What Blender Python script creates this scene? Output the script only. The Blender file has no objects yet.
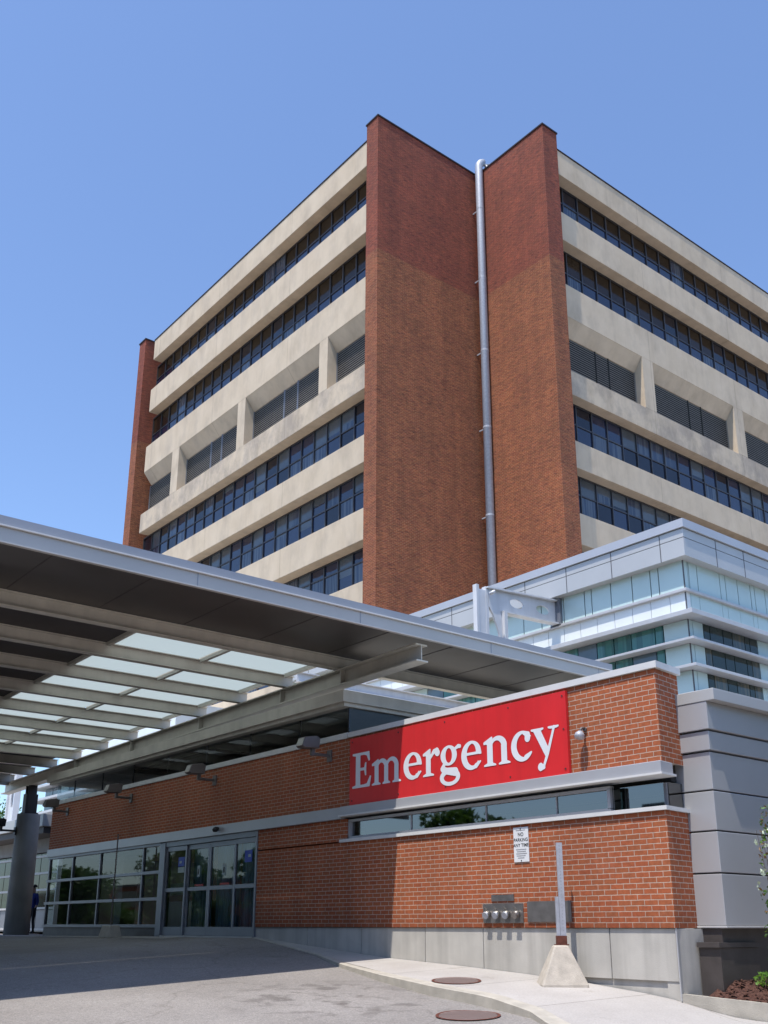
import bpy, bmesh, math, random
import numpy as np
from mathutils import Vector, Matrix, Quaternion
random.seed(7)
S = bpy.context.scene
COL = S.collection
R = math.radians

# ---------------------------------------------------------------- materials
def lin(c):
    return tuple(((v/255)/12.92 if v/255 <= .04045 else (((v/255)+.055)/1.055)**2.4) for v in c)
class NT:
    def __init__(s, name):
        s.m = bpy.data.materials.new(name); s.m.use_nodes = True
        s.t = s.m.node_tree; s.n = s.t.nodes; s.l = s.t.links
        s.b = s.n['Principled BSDF']; s.out = s.n['Material Output']
    def new(s, ty, **k):
        n = s.n.new(ty)
        for a, v in k.items(): setattr(n, a, v)
        return n
    def link(s, a, b): s.l.new(a, b)
    def pos(s):
        return s.new('ShaderNodeNewGeometry').outputs['Position']
    def noise(s, scale, detail=4, rough=.55, vec=None, sc=None):
        n = s.new('ShaderNodeTexNoise'); n.inputs['Scale'].default_value = scale
        n.inputs['Detail'].default_value = detail; n.inputs['Roughness'].default_value = rough
        v = vec if vec is not None else s.pos()
        if sc:
            mp = s.new('ShaderNodeMapping'); mp.inputs['Scale'].default_value = sc
            s.link(v, mp.inputs['Vector']); v = mp.outputs[0]
        s.link(v, n.inputs['Vector'])
        return n.outputs['Fac']
    def ramp(s, fac, stops):
        r = s.new('ShaderNodeValToRGB'); e = r.color_ramp.elements
        while len(e) < len(stops): e.new(.5)
        for i, (p, c) in enumerate(stops):
            e[i].position = p; e[i].color = (*c, 1) if len(c) == 3 else c
        s.link(fac, r.inputs[0]); return r.outputs[0]
    def mix(s, fac, a, b, mode='MIX'):
        m = s.new('ShaderNodeMix', data_type='RGBA', blend_type=mode)
        for sock, v in ((m.inputs[0], fac), (m.inputs[6], a), (m.inputs[7], b)):
            if isinstance(v, (int, float)): sock.default_value = v
            elif isinstance(v, tuple): sock.default_value = (*v, 1)
            else: s.link(v, sock)
        return m.outputs[2]
    def math(s, op, a, b=None, c=None):
        m = s.new('ShaderNodeMath', operation=op)
        for i, v in enumerate((a, b, c)):
            if v is None: continue
            if isinstance(v, (int, float)): m.inputs[i].default_value = v
            else: s.link(v, m.inputs[i])
        return m.outputs[0]
    def color(s, c):
        if isinstance(c, tuple): s.b.inputs['Base Color'].default_value = (*c, 1)
        else: s.link(c, s.b.inputs['Base Color'])
    def bump(s, h, strength=.3, dist=.01):
        b = s.new('ShaderNodeBump'); b.inputs['Strength'].default_value = strength; b.inputs['Distance'].default_value = dist
        s.link(h, b.inputs['Height']); s.link(b.outputs[0], s.b.inputs['Normal'])
    def set(s, **k):
        for a, v in k.items():
            s.b.inputs[a.replace('_', ' ')].default_value = v

def simple(name, c, rough=.5, metal=0., var=.12, scale=3., spec=.5, streak=0., bump=0.):
    t = NT(name)
    n = t.noise(scale, 5)
    dark = tuple(v*(1-var) for v in c); light = tuple(min(1, v*(1+var)) for v in c)
    col = t.ramp(n, [(.3, dark), (.7, light)])
    if streak:
        st = t.noise(1.2, 4, .6, sc=(2.5, 2.5, .12))
        k = t.ramp(st, [(.42, (1, 1, 1)), (.75, (1-streak,)*3)])
        col = t.mix(1., col, k, 'MULTIPLY')
    t.color(col); t.set(Roughness=rough, Metallic=metal)
    t.b.inputs['Specular IOR Level'].default_value = spec
    if bump: t.bump(t.noise(60, 4), bump, .01)
    return t.m

def wall_uv(t):
    g = t.new('ShaderNodeNewGeometry')
    sp = t.new('ShaderNodeSeparateXYZ'); t.link(g.outputs['Position'], sp.inputs[0])
    sn = t.new('ShaderNodeSeparateXYZ'); t.link(g.outputs['True Normal'], sn.inputs[0])
    ax = t.math('ABSOLUTE', sn.outputs[0]); k = t.math('GREATER_THAN', ax, .5)
    u = t.math('ADD', t.math('MULTIPLY', sp.outputs[1], k), t.math('MULTIPLY', sp.outputs[0], t.math('SUBTRACT', 1, k)))
    cb = t.new('ShaderNodeCombineXYZ'); t.link(u, cb.inputs[0]); t.link(sp.outputs[2], cb.inputs[1])
    return cb.outputs[0], sp

def brick_mat(name, c1, c2, mortar, ms=.006, two_tone=None, bw=.25, rh=.0815, mottle=.25, tower=False):
    t = NT(name); v, sp = wall_uv(t)
    wob = t.new('ShaderNodeTexNoise'); wob.inputs['Scale'].default_value = 9; t.link(t.pos(), wob.inputs['Vector'])
    vm = t.new('ShaderNodeVectorMath', operation='SCALE'); t.link(wob.outputs['Color'], vm.inputs[0]); vm.inputs['Scale'].default_value = .009
    va = t.new('ShaderNodeVectorMath', operation='ADD'); t.link(v, va.inputs[0]); t.link(vm.outputs[0], va.inputs[1]); v = va.outputs[0]
    b = t.new('ShaderNodeTexBrick'); t.link(v, b.inputs['Vector'])
    b.inputs['Scale'].default_value = 1; b.inputs['Brick Width'].default_value = bw; b.inputs['Row Height'].default_value = rh
    b.inputs['Mortar Size'].default_value = ms; b.inputs['Mortar Smooth'].default_value = .15
    b.inputs['Color1'].default_value = (*c1, 1); b.inputs['Color2'].default_value = (*c2, 1); b.inputs['Mortar'].default_value = (*mortar, 1)
    col = b.outputs['Color']
    # second brick lookup, same courses, strong per-brick variation
    b2 = t.new('ShaderNodeTexBrick'); t.link(v, b2.inputs['Vector'])
    for nm in ('Scale', 'Brick Width', 'Row Height', 'Mortar Size'): b2.inputs[nm].default_value = b.inputs[nm].default_value
    b2.inputs['Color1'].default_value = (1-mottle, 1-mottle, 1-mottle, 1); b2.inputs['Color2'].default_value = (1.12, 1.08, 1.05, 1)
    b2.inputs['Mortar'].default_value = (1, 1, 1, 1); b2.offset = .5; b2.inputs['Bias'].default_value = .15
    col = t.mix(1., col, b2.outputs['Color'], 'MULTIPLY')
    n = t.noise(.5, 5, .6); col = t.mix(1., col, t.ramp(n, [(.3, (.84, .84, .86)), (.7, (1.1, 1.08, 1.05))]), 'MULTIPLY')
    n2 = t.noise(14, 3, .7); col = t.mix(1., col, t.ramp(n2, [(.3, (.8, .8, .8)), (.7, (1.15, 1.15, 1.15))]), 'MULTIPLY')
    if two_tone:
        z0, tint = two_tone
        k = t.math('MULTIPLY', t.math('SUBTRACT', sp.outputs[2], z0), 30.); k2 = t.new('ShaderNodeClamp'); t.link(k, k2.inputs[0])
        col = t.mix(k2.outputs[0], col, t.mix(1., col, tint, 'MULTIPLY'))
    if tower:
        nn = t.noise(2.2, 5, .75, sc=(1, 1, 5)); col = t.mix(1., col, t.ramp(nn, [(.32, (.62, .60, .60)), (.5, (1, 1, 1)), (.68, (1.38, 1.28, 1.15))]), 'MULTIPLY')
        nm = t.noise(4, 3, .6, sc=(1, 1, 6)); col = t.mix(1., col, t.ramp(nm, [(.36, (.55, .5, .55)), (.46, (1.05, 1.05, 1.05))]), 'MULTIPLY')
    else:
        # grime creeping up from the base and odd burnt bricks
        gz = t.math('ADD', sp.outputs[2], t.math('MULTIPLY', t.noise(2.5, 4, .7), -.9))
        col = t.mix(1., col, t.ramp(t.math('ADD', gz, .5), [(0., (.74, .72, .72)), (.45, (1, 1, 1))]), 'MULTIPLY')
        b3 = t.new('ShaderNodeTexBrick'); t.link(v, b3.inputs['Vector']); b3.inputs['Bias'].default_value = -.72
        for nm in ('Scale', 'Brick Width', 'Row Height', 'Mortar Size'): b3.inputs[nm].default_value = b.inputs[nm].default_value
        b3.inputs['Color1'].default_value = (1, 1, 1, 1); b3.inputs['Color2'].default_value = (.45, .42, .45, 1); b3.inputs['Mortar'].default_value = (1, 1, 1, 1); b3.squash = 1.0
        col = t.mix(.8, col, b3.outputs['Color'], 'MULTIPLY')
        ef = t.ramp(t.noise(1.3, 6, .75, sc=(1, 1, .6)), [(.60, (0, 0, 0)), (.78, (.22, .22, .22))]); col = t.mix(ef, col, (.55, .42, .36))
    st = t.noise(1.0, 4, .6, sc=(1.6, 1.6, .1))
    col = t.mix(1., col, t.ramp(st, [(.35, (.85, .85, .86)), (.65, (1.06, 1.06, 1.06))]), 'MULTIPLY')
    t.color(col); t.set(Roughness=.85)
    h = t.math('ADD', t.math('MULTIPLY', b.outputs['Fac'], -1.), t.math('MULTIPLY', n2, .35))
    t.bump(h, .5, .008)
    return t.m

M = {}
M['brick'] = brick_mat('brick_red', (.47, .138, .050), (.38, .098, .035), (.56, .44, .35), .0062)
M['brick_tower'] = brick_mat('brick_tower', (.43, .128, .042), (.20, .050, .022), (.34, .18, .10), .009, (33.2, (.84, .62, .74)), mottle=.55, tower=True)
M['concrete_base'] = simple('concrete_base', (.53, .50, .45), .85, var=.08, scale=2.5, streak=.25, bump=.25)
def spandrel_mat():
    t = NT('spandrel_concrete')
    col = t.ramp(t.noise(.9, 6, .6), [(.3, (.58, .465, .335)), (.7, (.65, .53, .395))])
    st = t.noise(.9, 6, .6, sc=(1.0, 1.0, .55))
    col = t.mix(1., col, t.ramp(st, [(.45, (1.02, 1.02, 1.02)), (.75, (.80, .80, .81))]), 'MULTIPLY')
    dr = t.noise(1.3, 5, .65, sc=(1.6, 1.6, .12)); col = t.mix(1., col, t.ramp(dr, [(.52, (1, 1, 1)), (.72, (.91, .90, .89))]), 'MULTIPLY')
    v, sp = wall_uv(t)
    # grime band under the louvre storey
    zz = sp.outputs[2]
    k = t.math('MULTIPLY', t.math('GREATER_THAN', zz, 25.9), t.math('LESS_THAN', zz, 27.35))
    g = t.ramp(t.noise(.55, 6, .7, sc=(1, 1, .8)), [(.42, (1, 1, 1)), (.6, (.70, .71, .76))])
    col = t.mix(k, col, t.mix(1., col, g, 'MULTIPLY'))
    # panel joints
    b = t.new('ShaderNodeTexBrick'); t.link(v, b.inputs['Vector']); b.offset = 0
    b.inputs['Scale'].default_value = 1; b.inputs['Brick Width'].default_value = 8.6; b.inputs['Row Height'].default_value = 400
    b.inputs['Mortar Size'].default_value = .018; b.inputs['Color1'].default_value = (1, 1, 1, 1); b.inputs['Color2'].default_value = (1, 1, 1, 1)
    b.inputs['Mortar'].default_value = (.72, .7, .68, 1)
    col = t.mix(1., col, b.outputs['Color'], 'MULTIPLY')
    t.color(col); t.set(Roughness=.9); t.bump(t.noise(25, 5, .7), .35, .02)
    return t.m
M['spandrel'] = spandrel_mat()
M['flashing'] = simple('dark_flashing', (.035, .02, .018), .5, .3)
M['louvre'] = simple('louvre_metal', (.28, .26, .235), .6, .2)
M['louvre_back'] = simple('louvre_dark', (.03, .03, .03), .9)
M['mullion'] = simple('mullion_bronze', (.085, .085, .095), .45, .5)
def glass_opaque(name, c, rough=.04, spec=.9, var=.3, curtain=None, scale=.5):
    t = NT(name)
    col = t.ramp(t.noise(scale, 3), [(.3, tuple(v*(1-var) for v in c)), (.7, tuple(v*(1+var) for v in c))])
    if curtain:
        st = t.noise(6, 3, .5, sc=(1, 1, .03))
        k = t.ramp(st, [(.46, (0, 0, 0)), (.56, (1, 1, 1))])
        col = t.mix(k, col, curtain)
    t.color(col); t.set(Roughness=rough); t.b.inputs['Specular IOR Level'].default_value = spec
    t.bump(t.noise(.8, 2), .05, .02)
    return t.m
M['g_brown'] = glass_opaque('glass_bronze_dark', (.028, .017, .010), .1, .25)
M['g_blue'] = glass_opaque('glass_blue', (.014, .022, .055), .05, .75)
M['g_dark'] = glass_opaque('glass_dark', (.010, .012, .022), .05, .5)
M['g_curtain'] = glass_opaque('glass_with_curtain', (.03, .045, .08), .06, .6, curtain=(.085, .105, .135))
M['g_darkgreen'] = glass_opaque('glass_dark_green', (.012, .03, .024), .06, .35)
M['g_blind'] = glass_opaque('glass_with_blind', (.085, .10, .115), .08, .55, .25)
M['g_green'] = glass_opaque('glass_green', (.04, .14, .125), .06, .6, curtain=(.07, .22, .19), scale=.7)
M['g_greengrey'] = glass_opaque('glass_greengrey', (.11, .16, .19), .1, .6)
M['g_brownroom'] = glass_opaque('glass_lit_room', (.03, .045, .035), .06, .5, curtain=(.10, .09, .055), scale=1.2)
M['frost'] = simple('frosted_panel_blue', (.56, .70, .67), .18, 0, .05, .6)
M['frost_white'] = simple('frosted_panel_white', (.82, .85, .83), .25, 0, .04, .6)
M['silver'] = simple('silver_panel', (.51, .505, .515), .36, .3, .04, .8)
M['silver2'] = simple('silver_fascia', (.52, .515, .505), .45, .2, .04, .8)
M['seam'] = simple('seam_dark', (.10, .10, .11), .6)
M['dark_metal'] = simple('dark_metal_base', (.10, .085, .08), .5, .4, .2)
M['ledge'] = simple('ledge_metal', (.55, .54, .54), .45, .2, .06)
M['white_cap'] = simple('white_coping', (.70, .69, .67), .5, 0, .05, 4)
M['steel'] = simple('painted_steel', (.64, .595, .50), .5, .05, .08, 2, streak=.12)
M['steel_white'] = simple('painted_steel_white', (.72, .72, .73), .45, 0, .05, 2, streak=.15)
M['fascia'] = simple('canopy_fascia', (.52, .495, .46), .42, .2, .05, .7)
M['fascia_top'] = simple('canopy_flashing', (.33, .34, .37), .45, .3, .06, .7)
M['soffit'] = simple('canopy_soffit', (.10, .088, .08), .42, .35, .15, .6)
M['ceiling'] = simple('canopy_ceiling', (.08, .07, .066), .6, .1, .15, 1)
M['frame_grey'] = simple('door_frame_grey', (.24, .25, .28), .4, .4, .05)
M['aluminium'] = simple('aluminium_band', (.48, .48, .50), .4, .25, .05, 1.5)
M['red'] = simple('sign_red', (.72, .026, .030), .42, 0, .07, 1.3, streak=.12)
M['letter'] = simple('sign_white', (.80, .80, .82), .5, 0, .03)
M['sign_white'] = simple('plate_white', (.80, .80, .80), .5, 0, .03)
M['ink'] = simple('ink', (.04, .04, .04), .6)
M['ink_grey'] = simple('ink_grey', (.35, .35, .37), .6)
M['galv'] = simple('galvanised', (.44, .45, .49), .5, .2, .12, 9)
M['plate_steel'] = simple('brushed_plate', (.27, .25, .24), .4, .7, .2, 5)
M['chrome'] = simple('chrome', (.36, .34, .31), .35, .8, .1, 8)
M['rust'] = simple('rust', (.13, .04, .025), .8, .1, .3, 20)
M['cast'] = simple('cast_concrete', (.52, .46, .385), .9, 0, .14, 7, bump=.6)
M['curb'] = simple('curb_concrete', (.46, .42, .355), .9, 0, .14, 4, bump=.6)
M['black'] = simple('black_plastic', (.015, .015, .017), .5)
M['lampgrey'] = simple('lamp_grey', (.17, .15, .145), .5, .3, .1)
M['tyvek'] = simple('light_wall', (.30, .30, .29), .8)
M['cement_col'] = simple('column_concrete', (.42, .40, .36), .85, 0, .12, 1.5, streak=.2, bump=.3)
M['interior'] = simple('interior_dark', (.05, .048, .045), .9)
M['curtain'] = None
def fab():
    t = NT('blue_curtain'); st = t.noise(7, 3, .5, sc=(1, 1, .02))
    t.color(t.ramp(st, [(.38, (.10, .26, .46)), (.62, (.36, .62, .88))])); t.set(Roughness=.9); return t.m
M['curtain'] = fab()
M['poster_blue'] = simple('poster_blue', (.01, .05, .42), .5)
M['poster_red'] = simple('poster_red', (.4, .02, .02), .5)
M['poster_pale'] = simple('poster_pale', (.35, .42, .42), .5)
def road_mat():
    t = NT('asphalt')
    base = t.ramp(t.noise(.35, 5, .6), [(.3, (.27, .247, .228)), (.7, (.345, .32, .30))])
    fine = t.ramp(t.noise(42, 5, .85), [(.32, (.50, .50, .50)), (.68, (1.42, 1.40, 1.38))])
    col = t.mix(1., base, fine, 'MULTIPLY')
    sp = t.new('ShaderNodeSeparateXYZ'); t.link(t.pos(), sp.inputs[0])
    # oil spots near the drain: noise threshold inside a soft ellipse
    dx = t.math('DIVIDE', t.math('SUBTRACT', sp.outputs[0], 9.6), 1.9); dy = t.math('DIVIDE', t.math('SUBTRACT', sp.outputs[1], 13.1), 2.2)
    r2 = t.math('ADD', t.math('MULTIPLY', dx, dx), t.math('MULTIPLY', dy, dy))
    soft = t.new('ShaderNodeClamp'); t.link(t.math('SUBTRACT', 1.0, r2), soft.inputs[0])
    spot = t.math('MULTIPLY', t.ramp(t.noise(2.6, 3, .5), [(.50, (0, 0, 0)), (.63, (1, 1, 1))]), soft.outputs[0])
    col = t.mix(spot, col, t.mix(1., col, (.50, .48, .47), 'MULTIPLY'))
    fl = t.ramp(t.noise(1.1, 6, .7), [(.60, (1, 1, 1)), (.72, (.74, .73, .72))])
    col = t.mix(1., col, fl, 'MULTIPLY')
    vo = t.new('ShaderNodeTexVoronoi', feature='DISTANCE_TO_EDGE'); vo.inputs['Scale'].default_value = .16
    wn_ = t.new('ShaderNodeTexNoise'); wn_.inputs['Scale'].default_value = .9; wn_.inputs['Detail'].default_value = 6; t.link(t.pos(), wn_.inputs['Vector'])
    va = t.new('ShaderNodeVectorMath', operation='ADD'); t.link(t.pos(), va.inputs[0]); t.link(wn_.outputs['Color'], va.inputs[1]); t.link(va.outputs[0], vo.inputs['Vector'])
    col = t.mix(1., col, t.ramp(vo.outputs['Distance'], [(.0, (.80, .79, .78)), (.004, (1, 1, 1))]), 'MULTIPLY')
    gr = t.ramp(t.noise(13, 4, .75), [(.3, (.86, .86, .86)), (.7, (1.14, 1.13, 1.12))]); col = t.mix(1., col, gr, 'MULTIPLY')
    wv = t.ramp(t.noise(.22, 3, .5), [(.40, (.90, .90, .90)), (.6, (1.06, 1.06, 1.06))]); col = t.mix(1., col, wv, 'MULTIPLY')
    t.color(col); t.set(Roughness=.92); t.bump(t.noise(70, 4, .8), .7, .015); return t.m
M['road'] = road_mat()
def walk_mat():
    t = NT('sidewalk_concrete')
    col = t.ramp(t.noise(.7, 6, .6), [(.3, (.42, .385, .355)), (.7, (.52, .485, .45))])
    col = t.mix(1., col, t.ramp(t.noise(40, 4, .75), [(.3, (.84, .84, .84)), (.7, (1.1, 1.1, 1.1))]), 'MULTIPLY')
    col = t.mix(1., col, t.ramp(t.noise(2.2, 5, .7), [(.62, (1, 1, 1)), (.72, (.80, .78, .75))]), 'MULTIPLY')
    b = t.new('ShaderNodeTexBrick'); mp = t.new('ShaderNodeMapping'); t.link(t.pos(), mp.inputs['Vector']); mp.inputs['Rotation'].default_value = (0, 0, .12); t.link(mp.outputs[0], b.inputs['Vector'])
    b.offset = 0; b.inputs['Scale'].default_value = 1; b.inputs['Brick Width'].default_value = 6; b.inputs['Row Height'].default_value = 1.9; b.inputs['Mortar Size'].default_value = .009
    b.inputs['Color1'].default_value = (1, 1, 1, 1); b.inputs['Color2'].default_value = (.95, .95, .95, 1); b.inputs['Mortar'].default_value = (.45, .43, .40, 1)
    col = t.mix(1., col, b.outputs['Color'], 'MULTIPLY')
    col = t.mix(1., col, t.ramp(t.noise(9, 3, .6), [(.70, (1, 1, 1)), (.75, (.6, .58, .55))]), 'MULTIPLY')
    t.color(col); t.set(Roughness=.92); t.bump(t.noise(60, 4, .8), .4, .008); return t.m
M['walk'] = walk_mat()
def mulch_mat():
    t = NT('mulch'); col = t.ramp(t.noise(30, 5, .8), [(.3, (.03, .014, .010)), (.5, (.12, .048, .032)), (.72, (.25, .13, .09))])
    t.color(col); t.set(Roughness=.95); t.bump(t.noise(28, 5, .8), 1., .05); return t.m
M['mulch'] = mulch_mat()
def manhole_mat():
    t = NT('manhole_iron'); 
    c = t.new('ShaderNodeTexWave', wave_type='BANDS', bands_direction='DIAGONAL'); c.inputs['Scale'].default_value = 4.5
    t.link(t.pos(), c.inputs['Vector'])
    col = t.ramp(c.outputs['Fac'], [(.35, (.09, .065, .058)), (.65, (.30, .225, .205))]); t.color(col); t.set(Roughness=.6, Metallic=.3)
    t.bump(c.outputs['Fac'], .6, .02); return t.m
M['manhole'] = manhole_mat()
def leaf_mat(name, a, b):
    t = NT(name); oi = t.noise(1.3, 3); t.color(t.ramp(oi, [(.35, a), (.65, b)])); t.set(Roughness=.55)
    tr = t.new('ShaderNodeBsdfTranslucent'); tr.inputs[0].default_value = (b[0]*1.5, b[1]*1.5, b[2], 1)
    mx = t.new('ShaderNodeMixShader'); mx.inputs[0].default_value = .3
    t.link(t.b.outputs[0], mx.inputs[1]); t.link(tr.outputs[0], mx.inputs[2]); t.link(mx.outputs[0], t.out.inputs[0]); return t.m
M['leaf'] = leaf_mat('leaves_green', (.03, .075, .015), (.08, .16, .03))
M['leaf_bright'] = leaf_mat('leaves_bright', (.10, .22, .03), (.2, .36, .06))
M['leaf_dry'] = leaf_mat('leaves_dry', (.16, .08, .03), (.22, .14, .05))
M['petal'] = simple('petal_white', (.65, .75, .55), .6)
M['bark'] = simple('bark', (.11, .08, .06), .9, 0, .3, 6)
M['skin'] = simple('skin', (.42, .24, .17), .6); M['hair'] = simple('hair', (.03, .02, .015), .7)
M['shirt_blue'] = simple('shirt_blue', (.015, .03, .20), .8); M['pants'] = simple('pants_black', (.012, .012, .016), .8); M['shirt_tan'] = simple('shirt_dark', (.03, .03, .035), .8)
def skylight_mat():
    t = NT('frosted_skylight')
    tr = t.new('ShaderNodeBsdfTranslucent'); tr.inputs[0].default_value = (.56, .595, .575, 1)
    gl = t.new('ShaderNodeBsdfGlossy'); gl.inputs[0].default_value = (.8, .85, .85, 1); gl.inputs[1].default_value = .25
    mx = t.new('ShaderNodeMixShader'); mx.inputs[0].default_value = .06
    t.link(tr.outputs[0], mx.inputs[1]); t.link(gl.outputs[0], mx.inputs[2]); t.link(mx.outputs[0], t.out.inputs[0]); return t.m
M['skylight'] = skylight_mat()
def clear_mat(name, tint=(.80, .86, .84), refl=.16):
    t = NT(name)
    tr = t.new('ShaderNodeBsdfTransparent'); tr.inputs[0].default_value = (*tint, 1)
    gl = t.new('ShaderNodeBsdfGlossy'); gl.inputs[1].default_value = .02
    fr = t.new('ShaderNodeFresnel'); fr.inputs[0].default_value = 1.5
    k = t.math('ADD', fr.outputs[0], refl)
    mx = t.new('ShaderNodeMixShader'); t.link(k, mx.inputs[0])
    t.link(tr.outputs[0], mx.inputs[1]); t.link(gl.outputs[0], mx.inputs[2]); t.link(mx.outputs[0], t.out.inputs[0]); return t.m
M['clear'] = clear_mat('door_glass', (.88, .92, .92), .02)
M['clear2'] = clear_mat('clerestory_glass', (.72, .78, .8), .0)
M['strip'] = clear_mat('strip_window_glass', (.12, .17, .16), .16)

# ---------------------------------------------------------------- mesh helpers
class MB:
    def __init__(s): s.v = []; s.f = []; s.mi = []
    def add(s, vs, fs, mi=0):
        o = len(s.v); s.v += [tuple(v) for v in vs]; s.f += [tuple(i+o for i in f) for f in fs]; s.mi += [mi]*len(fs); return s
    def box(s, x0, x1, y0, y1, z0, z1, mi=0):
        if x0 > x1: x0, x1 = x1, x0
        if y0 > y1: y0, y1 = y1, y0
        if z0 > z1: z0, z1 = z1, z0
        vs = [(x, y, z) for z in (z0, z1) for x, y in ((x0, y0), (x1, y0), (x1, y1), (x0, y1))]
        return s.add(vs, [(3, 2, 1, 0), (4, 5, 6, 7), (0, 1, 5, 4), (1, 2, 6, 5), (2, 3, 7, 6), (3, 0, 4, 7)], mi)
    def prism(s, pts, off, mi=0):
        """polygon pts (3d) extruded by vector off"""
        n = len(pts); a = [Vector(p) for p in pts]; b = [p+Vector(off) for p in a]
        nrm = sum(((a[i]-a[0]).cross(a[(i+1) % n]-a[0]) for i in range(1, n)), Vector())
        flip = nrm.dot(Vector(off)) > 0
        f = [tuple(range(n)), tuple(range(2*n-1, n-1, -1))] + [(i, i+n, (i+1) % n+n, (i+1) % n) for i in range(n)]
        if flip: f = [tuple(reversed(q)) for q in f]
        return s.add(a+b, f, mi)
    def tube(s, pts, r, n=12, mi=0, cap=True):
        pts = [Vector(p) for p in pts]; rs = r if isinstance(r, (list, tuple)) else [r]*len(pts)
        vs = []; up0 = None
        for i, p in enumerate(pts):
            d = (pts[min(i+1, len(pts)-1)]-pts[max(i-1, 0)]).normalized()
            if up0 is None: up0 = Vector((0, 0, 1)) if abs(d.z) < .9 else Vector((1, 0, 0))
            a = d.cross(up0).normalized(); b = d.cross(a).normalized(); up0 = -b if False else up0
            if a.length < .5: a = Vector((1, 0, 0)); b = d.cross(a)
            for k in range(n):
                t = 2*math.pi*k/n; vs.append(p+(a*math.cos(t)+b*math.sin(t))*rs[i])
        fs = []
        for i in range(len(pts)-1):
            for k in range(n):
                fs.append((i*n+k, i*n+(k+1) % n, (i+1)*n+(k+1) % n, (i+1)*n+k))
        if cap: fs += [tuple(range(n-1, -1, -1)), tuple(range((len(pts)-1)*n, len(pts)*n))]
        return s.add(vs, fs, mi)
    def build(s, name, mats, parent=None, origin=None, smooth=False, bevel=0, fixn=False):
        me = bpy.data.meshes.new(name)
        if parent is not None: o = parent_world(parent)
        else: o = Vector(origin) if origin is not None else Vector((0, 0, 0))
        me.from_pydata([tuple(Vector(v)-o) for v in s.v], [], s.f)
        if not isinstance(mats, (list, tuple)): mats = [mats]
        for m in mats: me.materials.append(M[m] if isinstance(m, str) else m)
        for p, mi in zip(me.polygons, s.mi): p.material_index = mi; p.use_smooth = smooth
        if fixn:
            bm = bmesh.new(); bm.from_mesh(me); bmesh.ops.recalc_face_normals(bm, faces=bm.faces); bm.to_mesh(me); bm.free()
        ob = bpy.data.objects.new(name, me); COL.objects.link(ob)
        if parent is not None: ob.parent = parent
        else: ob.location = o
        if bevel:
            b = ob.modifiers.new('bevel', 'BEVEL'); b.width = bevel; b.segments = 2; b.limit_method = 'ANGLE'
        return ob
def parent_world(p):
    v = Vector((0, 0, 0))
    while p is not None: v += p.location; p = p.parent
    return v
def thing(name, label, cat, loc=(0, 0, 0), group=None):
    o = bpy.data.objects.new(name, None); COL.objects.link(o); o.location = loc; o.empty_display_size = .2
    return tag(o, label, cat, group)
def tag(o, label, cat, group=None, kind=None):
    o['label'] = label; o['category'] = cat
    if group: o['group'] = group
    if kind: o['kind'] = kind
    return o
def struct(o, kind='structure'): o['kind'] = kind; return o
def copy_tree(o, parent=None):
    c = o.copy(); COL.objects.link(c)
    if parent: c.parent = parent
    for ch in [q for q in o.children if True]: copy_tree(ch, c)
    return c

def sheetx(x, a, b, z0, z1): return MB().add([(x, b, z0), (x, a, z0), (x, a, z1), (x, b, z1)], [(0, 1, 2, 3)])

# ---------------------------------------------------------------- camera, light, sky (eye at the origin: z is height above the eye)
f_, yaw, pit, roll, cx, cy = 1006.089, .893459884, .312398562, .00254736289, 384., 602.355
c_, s_ = math.cos(yaw), math.sin(yaw)
Fv = Vector((c_*math.cos(pit), s_*math.cos(pit), math.sin(pit))); Rt = Vector((s_, -c_, 0)); Up = Rt.cross(Fv)
r_ = math.cos(roll)*Rt+math.sin(roll)*Up; u_ = -math.sin(roll)*Rt+math.cos(roll)*Up
cam = bpy.data.objects.new('camera', bpy.data.cameras.new('camera')); COL.objects.link(cam)
cam.matrix_world = Matrix(((r_.x, u_.x, -Fv.x, 0), (r_.y, u_.y, -Fv.y, 0), (r_.z, u_.z, -Fv.z, 0), (0, 0, 0, 1)))
cam.data.sensor_width = 36; cam.data.sensor_fit = 'AUTO'; cam.data.lens = 36*f_/1024; cam.data.shift_y = (cy-512)/1024
cam.data.clip_start = .1; cam.data.clip_end = 3000; S.camera = cam
travel = Vector((.39, .1146, -1)).normalized()
sun = bpy.data.objects.new('sun', bpy.data.lights.new('sun', 'SUN')); COL.objects.link(sun)
sun.data.energy = 4.8; sun.data.angle = R(.5); sun.data.color = (1, .95, .87)
sun.rotation_euler = travel.to_track_quat('-Z', 'Y').to_euler(); sun.location = (-20, -6, 50)
W = bpy.data.worlds.new('World'); S.world = W; W.use_nodes = True; wn = W.node_tree.nodes
sky = wn.new('ShaderNodeTexSky'); sky.sky_type = 'NISHITA'; sky.sun_disc = False
sky.sun_elevation = math.asin(-travel.z); sky.sun_rotation = math.atan2(-travel.x, -travel.y)
sky.air_density = 1.15; sky.dust_density = .7; sky.ozone_density = 2.2
hsv = wn.new('ShaderNodeHueSaturation'); hsv.inputs['Saturation'].default_value = .90; hsv.inputs['Hue'].default_value = .505
W.node_tree.links.new(sky.outputs[0], hsv.inputs['Color']); tint = wn.new('ShaderNodeMix'); tint.data_type = 'RGBA'; tint.blend_type = 'MULTIPLY'; tint.inputs[0].default_value = 1; tint.inputs[7].default_value = (1.05, 1.27, 1.53, 1)
W.node_tree.links.new(hsv.outputs[0], tint.inputs[6]); W.node_tree.links.new(tint.outputs[2], wn['Background'].inputs[0])
wn['Background'].inputs[1].default_value = .15
S.view_settings.view_transform = 'Standard'; S.view_settings.look = 'None'; S.view_settings.exposure = 0
S.cycles.max_bounces = 8; S.cycles.diffuse_bounces = 1; S.cycles.transparent_max_bounces = 12

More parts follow.
